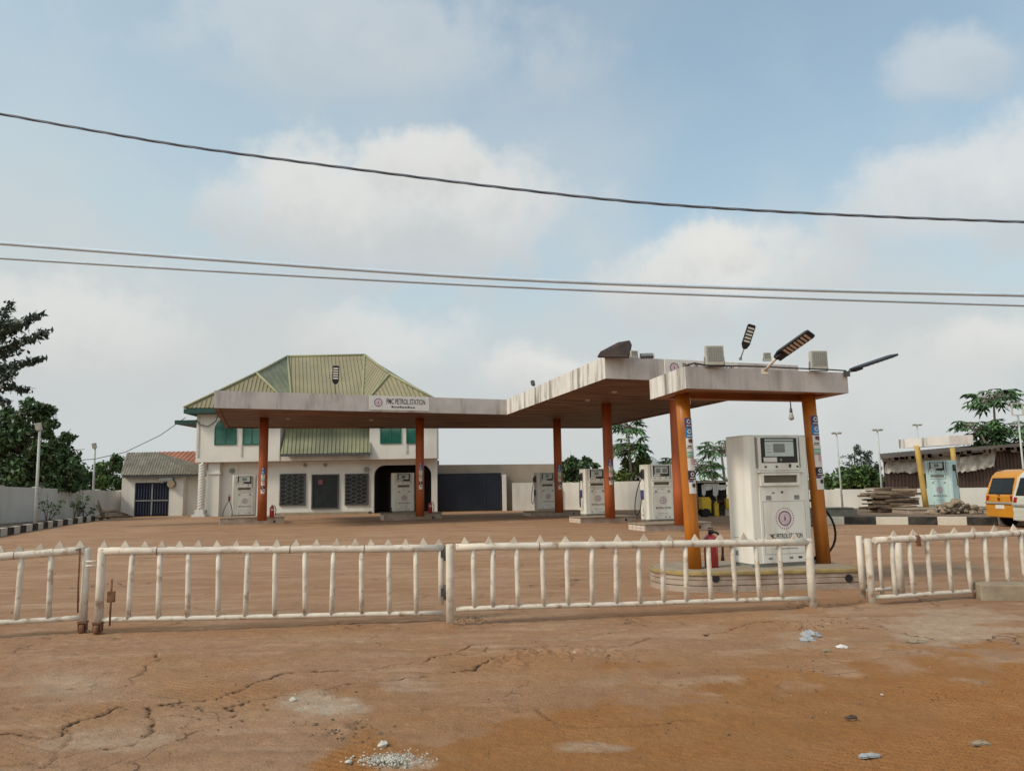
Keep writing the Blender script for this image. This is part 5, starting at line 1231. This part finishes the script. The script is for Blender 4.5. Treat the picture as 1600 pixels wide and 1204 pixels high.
def palmate(mb, c, out, size, rng):
    out = Vector(out).normalized(); side = out.cross(Vector((0, 0, 1))).normalized(); dn = Vector((0, 0, -1)); vs = [c]
    lob = 7
    for k in range(lob):
        a = math.radians(-125 + 250 * k / (lob - 1)); r = size * (.72 + .28 * math.cos(a)) * rng.uniform(.85, 1.1)
        d = out * math.cos(a) + side * math.sin(a); m1 = math.radians(-125 + 250 * (k - .5) / (lob - 1)); d1 = out * math.cos(m1) + side * math.sin(m1)
        vs.append(c + d1 * size * .25 + dn * size * .05); vs.append(c + d * r * .6 + side.cross(out) * 0 + (d.cross(Vector((0, 0, 1))) * size * .15) + dn * size * .13); vs.append(c + d * r + dn * size * (.30 + .2 * rng.uniform())); vs.append(c + d * r * .6 - (d.cross(Vector((0, 0, 1))) * size * .15) + dn * size * .13)
    m1 = math.radians(125 + 20); vs.append(c + (out * math.cos(m1) + side * math.sin(m1)) * size * .2)
    fs = []
    for k in range(lob): i = 1 + 4 * k; fs.append((0, i, i + 1, i + 2, i + 3, i + 4 if k < lob - 1 else i + 4))
    mb.add(vs, fs)
def papaya(label, foot, tops, size, seed, trunk_r=.11, group='papaya trees beyond the walls', m_=leaf_papaya):
    """tops: crowns as (point, spread, leaf count)"""
    rng = np.random.default_rng(seed); t = thing('papaya_tree', label, 'tree', foot, 0, group); mb = MB(); lf = MB(); f0 = Vector(foot)
    for (p, spread, n) in tops:
        base = f0 + Vector((0, 0, .6)) if (p - f0).length > 1 else f0
        mid = f0.lerp(p, .55); mid.x = f0.x * .6 + p.x * .4; mb.tube([f0 - Vector((0, 0, .1)), mid, p], [trunk_r, trunk_r * .8, trunk_r * .45], 8)
        for k in range(int(n * 1.9)):
            a = 2.4 * k + rng.uniform(-.4, .4); el = rng.uniform(-.45, .75); rr_ = spread * rng.uniform(.55, 1.0)
            d = Vector((math.cos(a) * math.cos(el), math.sin(a) * math.cos(el), math.sin(el) * .75)); s0 = p + Vector((0, 0, rng.uniform(-.5, .1) * spread * .6)); q = s0 + d * rr_
            mb.tube([s0, s0.lerp(q, .6) + Vector((0, 0, .06)), q], [.022, .016, .01], 5)
            palmate(lf, q, d + Vector((0, 0, -.25)), size * rng.uniform(.75, 1.2), rng)
    part('trunk', mb, palebark, t, world=True); part('crown', lf, m_, t, world=True); return t
papaya('tall papaya tree with two leaf tiers above the brown shed', Vector((D(1556, 700, 47).x, 47, 0)), [(D(1552, 622, 47), 1.45, 34), (D(1530, 668, 46.5), 1.35, 26), (D(1572, 672, 47), 1.35, 26), (D(1545, 690, 46.8), 1.2, 16)], .62, 12)
papaya('papaya tree right of the fourth column, its top against the canopy edge', Vector((D(985, 700, 50).x, 50, 0)), [(D(981, 663, 50), 1.05, 20), (D(984, 697, 50), 1.25, 30)], .58, 13)
papaya('papaya tree just left of the nearest pump', Vector((D(1131, 700, 48).x, 48, 0)), [(D(1126, 699, 48), 1.3, 26), (D(1096, 727, 47.5), 1.1, 22)], .55, 14)
papaya('low papaya crown behind the small canopy columns', Vector((D(1052, 720, 50).x, 50, 0)), [(D(1052, 722, 50), 1.0, 18)], .5, 15)
bush_tree('yellow green leafy bush under the papaya by the fourth column', 'bush', Vector((D(988, 740, 50.5).x, 50.5, 0)), [(D(985, 735, 50.5), 1.0), (D(1003, 728, 50.5), .8), (D(968, 742, 50.5), .8), (D(1000, 745, 50.5), .9)], leaf_light, 3500, .13, 21, .07, 'leafy_bush')
YS = 52
bush_tree('round dark shrub behind the cream wall between two columns', 'shrub', Vector((D(905, 740, YS).x, YS, 0)), [(D(890, 738, YS), 1.0), (D(905, 735, YS), 1.1), (D(920, 740, YS), .9), (D(893, 722, YS), .65), (D(914, 722, YS), .5), (D(855, 732, YS), .4), (D(930, 728, YS), .4)], leaf_dark, 5000, .12, 22, .1, 'round_shrub')
YH = 50
bush_tree('rounded green hedge bush behind the low cream wall', 'hedge', Vector((D(1330, 750, YH).x, YH, 0)), [(D(1300, 755, YH), .9), (D(1318, 746, YH), 1.1), (D(1340, 748, YH), 1.1), (D(1360, 750, YH), 1.0), (D(1330, 760, YH), 1.2), (D(1372, 755, YH), .9), (D(1290, 762, YH), .6)], leaf_mid, 8000, .12, 24, .1, 'hedge_bush')
def thin_tree(label, px, pyt, Yd, seed, w):
    rng = np.random.default_rng(seed); b = D(px, 760, Yd); f0 = Vector((b.x, Yd, 0)); tp = D(px, pyt, Yd); t = thing('slender_tree', label, 'tree', f0, 0, 'slender trees behind the hedge'); vs, fs = [], []; mb = MB(); mb.tube([f0, f0.lerp(tp, .5), tp], [.10, .07, .015], 7)
    n = 22
    for k in range(n):
        s = .45 + .55 * k / n; p = f0.lerp(tp, s); ln = w * (1.15 - s) * rng.uniform(.6, 1.2) * 1.6; a = rng.uniform(0, 6.28); q = p + Vector((math.cos(a) * ln, math.sin(a) * ln, ln * .25)); mb.tube([p, q], [.015, .005], 4)
        for j in range(5): leaves(vs, fs, np.array(p.lerp(q, .2 + .8 * j / 4)) + rng.normal(size=(6, 3)) * .07, .085, rng)
    part('trunk', mb, bark, t, world=True); leaf_object('crown', vs, fs, leaf_blue, t)
thin_tree('tall slender tree rising above the left of the hedge', 1335, 697, 54, 31, 1.5); thin_tree('shorter slender tree next to the tall slender one', 1354, 706, 54, 32, 1.1); thin_tree('small slender tree close to the brown shed', 1368, 726, 54, 33, .8)
# far tree line along the horizon
def treeline():
    rng = np.random.default_rng(5); vs, fs = [], []
    for k in range(150):
        Yd = rng.uniform(95, 140); px = rng.uniform(-700, 2300); b = D(px, 760, Yd); r = rng.uniform(1.2, 2.4)
        leaves(vs, fs, clump_pts(rng, (b.x, Yd, r * .55), (r * 1.9, r, r * .9), 90, .3), .42, rng)
    V = np.concatenate(vs); Fq = np.concatenate(fs); me = bpy.data.meshes.new('treeline'); me.from_pydata(V.tolist(), [], Fq.tolist()); me.materials.append(leaf_mid)
    o = link('treeline', me); o['kind'] = 'stuff'; o['label'] = 'far low tree line beyond the walls'; o['category'] = 'tree line'
treeline()
# grey roof beyond the wall
gr = thing('grey_roof_house', 'grey roofed house far behind the twin display pump', 'house', (D(1020, 760, 58).x, 58, 0))
p0, p1 = D(985, 740, 58).x, D(1046, 740, 58).x; mb = MB(); mb.box(p0, p1, 58, 64, -.05, 2.6); part('wall', mb, wall_side, gr, world=True)
a = D(1013, 713, 61); c_, d_ = D(975, 738, 57.6), D(1050, 738, 57.6); d_.z = c_.z; b = a + Vector((.3, 0, 0)); e_, f_ = Vector((d_.x, 65, d_.z)), Vector((c_.x, 65, c_.z))
mb = MB(); roof_face(mb, [a, c_, d_, b], (0, -1, -.5), .4); roof_face(mb, [b, d_, e_], (1, 0, -.5), .4); roof_face(mb, [a, f_, c_], (-1, 0, -.5), .4); part('roof', mb, mat('grey roof', (.27, .28, .28), .6), gr, world=True)

# ------------------------------------------------------------------ shed at the right
SY = 42.0
sh = thing('corrugated_shed', 'long brown corrugated shed with torn white tarpaulins on its front', 'shed', (D(1490, 760, SY).x, SY, 0))
x0, z0 = hx(1380, 716, SY); x1, z1 = hx(1680, 690, SY)
mb = MB(); n = 110
for k in range(n):
    xa = x0 + (x1 - x0) * k / n; xb = x0 + (x1 - x0) * (k + 1) / n; dy = .035 if k % 2 else 0
    za, zb_ = z0 + (z1 - z0) * k / n, z0 + (z1 - z0) * (k + 1) / n
    mb.add([(xa, SY + dy, -.05), (xb, SY + dy, -.05), (xb, SY + dy, zb_), (xa, SY + dy, za)], [(0, 1, 2, 3)]); mb.add([(xb, SY + dy, -.05), (xb, SY + .035 - dy, -.05), (xb, SY + .035 - dy, zb_), (xb, SY + dy, zb_)], [(0, 1, 2, 3)])
xk = x0 * (SY + 6) / SY + .25; mb.prism([(x0, SY + .04), (x0 + .06, SY + .04), (xk + .06, SY + 6), (xk, SY + 6)], -.05, z0)
part('wall', mb, shed_brown, sh, world=True)
mb = MB(); a, b = Vector((x0 - .3, SY - .55, z0 - .08)), Vector((x1, SY - .55, z1 - .02)); c_, d_ = Vector((x1, SY + 6.5, z1 + .25)), Vector((xk - .2, SY + 6.5, z0 + .2))
roof_face(mb, [a, b, c_, d_], (0, -1, -.05), .28, .06, .06); part('roof', mb, mat('old dark roof sheets', (.07, .058, .05), .9, .35, 1.2), sh, world=True)
rr = random.Random(9); mb = MB()
for k in range(36):
    s = k / 36; xa = a.x + (b.x - a.x) * s; za = a.z + (b.z - a.z) * s; mb.box(xa, xa + rr.uniform(.2, .6), SY - .60, SY - .50, za - rr.uniform(.06, .22), za + .05 + rr.uniform(0, .08))
part('roof_edge', mb, wood_c, sh, world=True)
def tarp_part(pix, Yd, seed):
    top, bot = pix; rng = random.Random(seed); n = 22; mb = MB(); V = []
    for k in range(n + 1):
        s = k / n; pxt = top[0][0] + (top[1][0] - top[0][0]) * s; pyt = top[0][1] + (top[1][1] - top[0][1]) * s; pxb = bot[0][0] + (bot[1][0] - bot[0][0]) * s; pyb = bot[0][1] + (bot[1][1] - bot[0][1]) * s + rng.uniform(-2.2, 2.2)
        for j in range(5):
            q = j / 4; V.append(D(pxt + (pxb - pxt) * q, pyt + (pyb - pyt) * q, Yd - .1 - .05 * math.sin(k * 1.1 + j) - .10 * q + rng.uniform(-.02, .02)))
    m = len(V); V2_ = [v + Vector((0, .015, 0)) for v in V]
    f1 = [(k * 5 + j, k * 5 + j + 1, (k + 1) * 5 + j + 1, (k + 1) * 5 + j) for k in range(n) for j in range(4)]
    mb.add(V, f1, True); mb.add(V2_, [f[::-1] for f in f1], True); part('tarpaulin', mb, tarp, sh, world=True)
tarp_part(((( 1386, 718), (1440, 711)), ((1381, 738), (1440, 738))), SY, 1); tarp_part((((1441, 712), (1500, 708)), ((1441, 739), (1500, 736))), SY - .05, 2); tarp_part((((1500, 714), (1556, 706)), ((1498, 738), (1553, 729))), SY - .1, 3)

# ------------------------------------------------------------------ timber stack and rubble
rr = random.Random(21); o0 = G(1419, 806); gz = .10; k = 0
planks = []
for lv in range(16):
    z = gz + .06 + lv * .068; half = 1.25 - .035 * lv - (.25 if lv > 12 else 0)
    for j in range(3):
        L_ = rr.uniform(1.3, 2.3) if lv < 13 else rr.uniform(.9, 1.6); th = rr.uniform(.045, .10); w = rr.uniform(.16, .30)
        cx = rr.uniform(-.35, .35) - lv * .01; cy = .45 * j + rr.uniform(-.06, .06) + .35; mb = MB(); mb.box(-L_ / 2, L_ / 2, -w / 2, w / 2, -th / 2, th / 2)
        sol = solo('plank', mb, rr.choice([wood_a, wood_a, wood_b, wood_c, wood_c]), 'rough weathered board in the untidy timber stack before the shed', 'plank', (o0.x + cx, o0.y + cy + .25, z + rr.uniform(-.01, .01)), R(rr.uniform(-7, 7)), 'boards of the timber stack')
        sol.rotation_euler = (R(rr.uniform(-4, 4)), R(rr.uniform(-3, 3)), R(rr.uniform(-9, 9)))
def stone_mb(r, rng, flat=.7):
    mb = MB(); n, m_ = 7, 5; vs = [(0, 0, -r * flat)]; 
    for i in range(1, m_):
        for j in range(n):
            a = math.pi * i / m_; b_ = 2 * math.pi * j / n; q = r * rng.uniform(.75, 1.15); vs.append((q * math.sin(a) * math.cos(b_), q * math.sin(a) * math.sin(b_), -q * flat * math.cos(a)))
    vs.append((0, 0, r * flat)); fs = [(0, 1 + (j + 1) % n, 1 + j) for j in range(n)]
    for i in range(m_ - 2):
        for j in range(n): fs.append((1 + i * n + j, 1 + i * n + (j + 1) % n, 1 + (i + 1) * n + (j + 1) % n, 1 + (i + 1) * n + j))
    L_ = len(vs) - 1; fs += [(L_, 1 + (m_ - 2) * n + j, 1 + (m_ - 2) * n + (j + 1) % n) for j in range(n)]
    return mb.add(vs, fs)
o0 = G(1503, 808.5)
for k in range(95):
    u = rr.uniform(-1, 1); v = rr.uniform(-.6, 1); hmax = .60 * (1 - abs(u) ** 1.4); z = .14 + hmax * rr.uniform(.0, 1); r_ = rr.uniform(.06, .17)
    solo('rubble_stone', stone_mb(r_, rr), rr.choice([rock, rock, wood_b, concrete]), 'broken brown stone in the rubble heap below the yellow columns', 'stone', (o0.x + u * 1.05, o0.y + .25 + v * .5 * (1.2 - z), z), rr.uniform(0, 6), 'stones of the rubble heap')
p = G(1318, 812); mb = MB(); mb.box(-.95, .85, .1, .75, -.02, .42); mb.box(-.99, .7, .06, .79, .42, .47)
solo('concrete_trough', mb, concrete_grey, 'grey concrete slab block behind the right kerb, left of the timber', 'block', (p.x, p.y + .5, 0), R(2), bevel=.02)

# ------------------------------------------------------------------ vehicles
def minibus(label, paint, loc, rz, name='minibus'):
    t = thing(name, label, 'minibus', loc, rz, 'minibuses parked at the right edge'); w = .74
    side = [(.02, .30), (-.02, .62), (.0, .98), (.10, 1.30), (.22, 1.62), (.36, 1.76), (.7, 1.83), (2.4, 1.83), (2.75, 1.74), (3.25, 1.12), (3.42, .95), (3.48, .55), (3.44, .30)]
    mb = MB(); n = len(side); vs = []
    for yy, kk in ((-w, 0), (-w * .985, 1), (w * .985, 1), (w, 0)): pass
    def yw(z): return w * (1 - .16 * max(0, (z - .95) / .9) ** 1.3)
    vs = [(x, -yw(z), z) for x, z in side] + [(x, yw(z), z) for x, z in side]
    mb.add(vs, [tuple(range(n)), tuple(range(2 * n - 1, n - 1, -1))] + [((i + 1) % n, i, n + i, n + (i + 1) % n) for i in range(n)])
    part('body', mb, paint, t, bevel=.07, seg=3)
    def rear(y0, y1, z0, z1, off, mat_, nm, par=t):
        def rx(z):
            for (xa, za), (xb, zb_) in zip(side[:6], side[1:7]):
                if za <= z <= zb_: return xa + (xb - xa) * (z - za) / (zb_ - za)
            return .3
        mb = MB(); vs = []
        for o_ in (off, off - .03):
            for (yy, zz) in ((y0, z0), (y1, z0), (y1 * .93, z1), (y0 * .93, z1)): vs.append((rx(zz) - o_, yy, zz))
        mb.add(vs, [(0, 1, 2, 3), (7, 6, 5, 4), (0, 4, 5, 1), (1, 5, 6, 2), (2, 6, 7, 3), (3, 7, 4, 0)]); return part(nm, mb, mat_, par, bevel=.008)
    g = rear(-.58, .58, 1.04, 1.56, .008, rubber, 'rear_window'); rear(-.54, .54, 1.08, 1.52, .014, dkglass, 'glass', g)
    rear(-.70, .70, .74, .80, .05, hubmetal, 'chrome_bar'); rear(-.22, .22, .58, .72, .012, paper, 'number_plate'); rear(-.70, .70, .33, .48, .055, paint, 'bumper')
    for s in (-1, 1): rear(s * .60 - .07, s * .60 + .07, .84, 1.00, .012, taillight, 'tail_light')
    mb = MB(); mb.box(-.006, .02, -.66, .66, .545, .555); mb.box(-.012, .02, -.012, .012, .98, 1.03); part('tailgate_seam', mb, black, t)
    mb = MB(); mb.tube([(-.02, .02, 1.02), (.03, .28, 1.10)], .008, 6); part('wiper', mb, black, t)
    mb = MB(); mb.tube([(.42, -.60, 1.815), (2.5, -.60, 1.82)], .014, 6); mb.tube([(.42, .60, 1.815), (2.5, .60, 1.82)], .014, 6); part('rain_gutter', mb, darkgrey, t)
    mb = MB(); mb.tube([(-.03, 0, .90), (-.05, 0, .90)], .05, 10); part('badge', mb, darkred, t)
    for s in (-1, 1):
        for xx in (.72, 2.72):
            mb = MB(); mb.tube([(xx, s * (w - .16), .29), (xx, s * (w + .015), .29)], .29, 20); wh = part('wheel', mb, rubber, t, bevel=.03); mb = MB(); mb.tube([(xx, s * (w + .01), .29), (xx, s * (w + .03), .29)], .16, 14); part('rim', mb, hubmetal, wh)
        for xa, xb in ((.45, 1.10), (1.18, 1.85), (1.93, 2.62)):
            mb = MB(); vs = []
            for o_ in (.012, -.02):
                for (x_, z_) in ((xa, 1.12), (xb, 1.12), (xb, 1.52), (xa, 1.52)): vs.append((x_, s * (yw(z_) + o_), z_))
            f = [(0, 1, 2, 3), (7, 6, 5, 4), (0, 4, 5, 1), (1, 5, 6, 2), (2, 6, 7, 3), (3, 7, 4, 0)]; mb.add(vs, f); part('side_window', mb, dkglass, t)
        mb = MB(); mb.box(.25, 3.3, s * (w + .001), s * (w + .012), .86, .92); part('stripe', mb, black, t)
    return t
p = D(1564, 800, 25.0); minibus('yellow minibus seen from behind, parked by the rubble heap', bus_yellow, (p.x, p.y, 0), R(2))
p = D(1611, 800, 22.3); minibus('greyish white minibus cut off by the right edge', van_white, (p.x, p.y, 0), R(4))

# ------------------------------------------------------------------ roadside stall seen past the nearest pump
YK = 37.0
st_ = thing('roadside_stall', 'dark roadside stall seen between the left orange column and the nearest pump', 'stall', (D(1115, 790, YK).x, YK, 0))
x0, zt_ = hx(1086, 752, YK); x1 = hx(1150, 752, YK)[0]
mb = MB(); mb.box(x0, x1, YK - .3, YK + 1.6, zt_ - .04, zt_ + .03); part('roof', mb, roof_grey, st_, world=True)
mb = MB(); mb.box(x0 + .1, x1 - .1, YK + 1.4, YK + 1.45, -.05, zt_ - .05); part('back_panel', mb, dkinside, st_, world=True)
for xx in (x0 + .06, (x0 + x1) / 2, x1 - .06):
    mb = MB(); mb.tube([(xx, YK, -.05), (xx, YK, zt_ - .04)], .035, 8); part('post', mb, wood_b, st_, world=True)
mb = MB(); mb.box(x0 + .5, x1 - .1, YK + .1, YK + .6, .62, .70); mb.box(x0 + .5, x1 - .1, YK + .55, YK + .6, .02, .62); part('counter', mb, wood_c, st_, world=True)
for k, (px, py, wd, hh, lab) in enumerate(((1100, 757, .12, .5, 'long white strip'), (1108, 755, .26, .32, 'round white cloth'), (1118.5, 755, .16, .60, 'narrow white shirt'), (1129, 757, .28, .24, 'short white towel'))):
    q = D(px, py, YK - .1); rng = random.Random(k); mb = MB(); n = 8; V = []
    for i in range(n + 1):
        s = i / n
        for j in range(4): V.append((-wd + 2 * wd * s * (1 - .1 * j), -.03 * math.sin(i * 2.1 + j), -hh * j / 3 * (1 - .25 * abs(s - .5) + rng.uniform(0, .1))))
    fs = [(i * 4 + j, i * 4 + j + 1, i * 4 + j + 5, i * 4 + j + 4) for i in range(n) for j in range(3)]
    mb.add(V, fs, True); mb.add([Vector(v) + Vector((0, .02, 0)) for v in V], [f[::-1] for f in fs], True)
    solo('hanging_cloth', mb, cloth_white, lab + ' hanging from the stall roof', 'cloth', q, group='cloths hung on the stall')
q = D(1101.5, 792, YK - 1.0); ct = thing('yellow_cart', 'yellow covered handcart parked at the stall, half behind the orange column', 'cart', (q.x, q.y, 0))
mb = MB(); mb.xz([(-.22, .35), (.12, .35), (.20, .15), (.24, .75), (.16, .90), (-.22, .90)], -.3, .3); part('body', mb, crate_yellow, ct, bevel=.03)
for s in (-1, 1): mb = MB(); mb.tube([(-.05, s * .31, .2), (-.05, s * .36, .2)], .2, 14); part('wheel', mb, rubber, ct)
q = D(1119, 794, YK - .5); mb = MB(); mb.box(-.10, .10, -.10, .10, 0, .55); mb.box(-.12, .12, -.12, .12, .55, .60); mb.box(-.05, .05, -.05, .05, .60, .68)
solo('jerrycan', mb, crate_yellow, 'narrow yellow jerrycan standing before the stall counter', 'jerrycan', (q.x, q.y, 0), bevel=.02)
q = D(1139, 792, YK - .4); mb = MB(); mb.box(-.16, .16, -.12, .12, 0, .42); mb.box(-.18, .18, -.14, .14, .42, .46); mb.tube([(-.1, 0, .46), (-.06, 0, .60), (.06, 0, .60), (.1, 0, .46)], .02, 6)
solo('jerrycan', mb, crate_yellow, 'squat yellow jerrycan at the stall, beside the nearest pump', 'jerrycan', (q.x, q.y, .35), bevel=.02)

# ------------------------------------------------------------------ litter on the verge
def crumple(name, px, py, sx_, sy_, sz_, m_, label, cat, seed, rz=0):
    rng = random.Random(seed); p = G(px, py); mb = MB(); n = 7; V = []
    for i in range(n + 1):
        for j in range(n + 1):
            u, v = i / n - .5, j / n - .5; e_ = max(0, 1 - 3.2 * (u * u + v * v)); V.append((u * sx_ + rng.uniform(-.08, .08) * sx_, v * sy_ + rng.uniform(-.08, .08) * sy_, .012 + sz_ * e_ * rng.uniform(.35, 1.0)))
    m1 = len(V); fs = [(i * (n + 1) + j, (i + 1) * (n + 1) + j, (i + 1) * (n + 1) + j + 1, i * (n + 1) + j + 1) for i in range(n) for j in range(n)]
    mb.add(V, fs); mb.add([(v[0], v[1], v[2] - .008) for v in V], [f[::-1] for f in fs]); return solo(name, mb, m_, label, cat, (p.x, p.y, 0), rz)
crumple('plastic_bag', 1267, 993, .18, .15, .07, plastic_bag, 'crumpled clear plastic bag in front of the right gate gap, upper one', 'plastic bag', 1); crumple('plastic_bag', 1262, 1001, .16, .13, .05, plastic_bag, 'flattened clear plastic bag in front of the right gate gap, lower one', 'plastic bag', 2)
crumple('paper_scrap', 1292, 1018, .08, .05, .025, wood_b, 'torn paper scrap just below the plastic bags', 'paper', 3); crumple('paper_scrap', 1315, 1012, .11, .07, .03, paper, 'small folded paper scrap right of the torn one', 'paper', 4)
crumple('paper_scrap', 1432, 1004, .15, .10, .04, wood_b, 'tan cardboard scrap before the right gate leaf', 'cardboard', 5); crumple('sachet', 1358, 1183, .13, .04, .02, plastic_bag, 'shiny torn sachet on the orange dirt near the bottom right', 'wrapper', 6, R(6))
crumple('dry_leaf', 1532, 1163, .10, .05, .02, wood_b, 'tan dry leaf on the dirt in the bottom right corner', 'leaf', 7); crumple('dry_leaf', 1330, 1123, .08, .045, .02, wood_c, 'dark dry leaf on the orange dirt above the sachet', 'leaf', 8)
rr = random.Random(5)
for px, py, r_, lab in ((598, 1166, .035, 'white stone above the white gravel patch at the bottom'), (458, 1095, .03, 'white lump at the edge of the pale patch'), (545, 1193, .025, 'small white stone left of the white gravel patch'), (493, 1134, .022, 'dark clod below the pale patch')):
    p = G(px, py); solo('loose_stone', stone_mb(r_, rr, .6), soil if 'dark' in lab else stone_white, lab, 'stone', (p.x, p.y, r_ * .45), rr.uniform(0, 6), 'loose stones on the verge')
mb = MB(); p = G(608, 1192)
for k in range(560):
    s_ = stone_mb(rr.uniform(.003, .008), rr, .7); a, q = rr.uniform(0, 6.28), abs(rr.gauss(0, .085)); s_.move(Matrix.Translation((math.cos(a) * q * 1.25, math.sin(a) * q * .8, .015 + rr.uniform(0, .02)))); mb.add(s_.v, s_.f)
o = link('gravel', mesh_of('gravel', mb, stone_white), None, (p.x, p.y, 0)); o['kind'] = 'stuff'; o['label'] = 'patch of crushed white gravel on the dirt at the bottom'; o['category'] = 'gravel'
mb = MB()
for k in range(700):
    px, py = rr.choice([(900, 1022, 130, 14), (545, 1140, 60, 20), (735, 968, 45, 6), (1290, 975, 120, 8), (1255, 944, 40, 7), (1200, 1080, 380, 90), (300, 1110, 280, 60), (840, 1010, 60, 10)])[:2], None
    c_ = px; reg = {900: (130, 14), 545: (60, 20), 735: (45, 6), 1290: (120, 8), 1255: (40, 7), 1200: (380, 90), 300: (280, 60), 840: (60, 10)}[c_[0]]
    g = G(c_[0] + rr.gauss(0, .5) * reg[0], c_[1] + rr.gauss(0, .5) * reg[1]); s_ = stone_mb(rr.uniform(.003, .012), rr, .6); s_.move(Matrix.Translation((g.x, g.y, .004))); mb.cur = 1 if k % 23 == 0 else 0; mb.add(s_.v, s_.f)
o = link('grit', mesh_of('grit', mb, [soil, stone_white]), None); o['kind'] = 'stuff'; o['label'] = 'loose crumbs of earth and grit along the cracks'; o['category'] = 'grit'
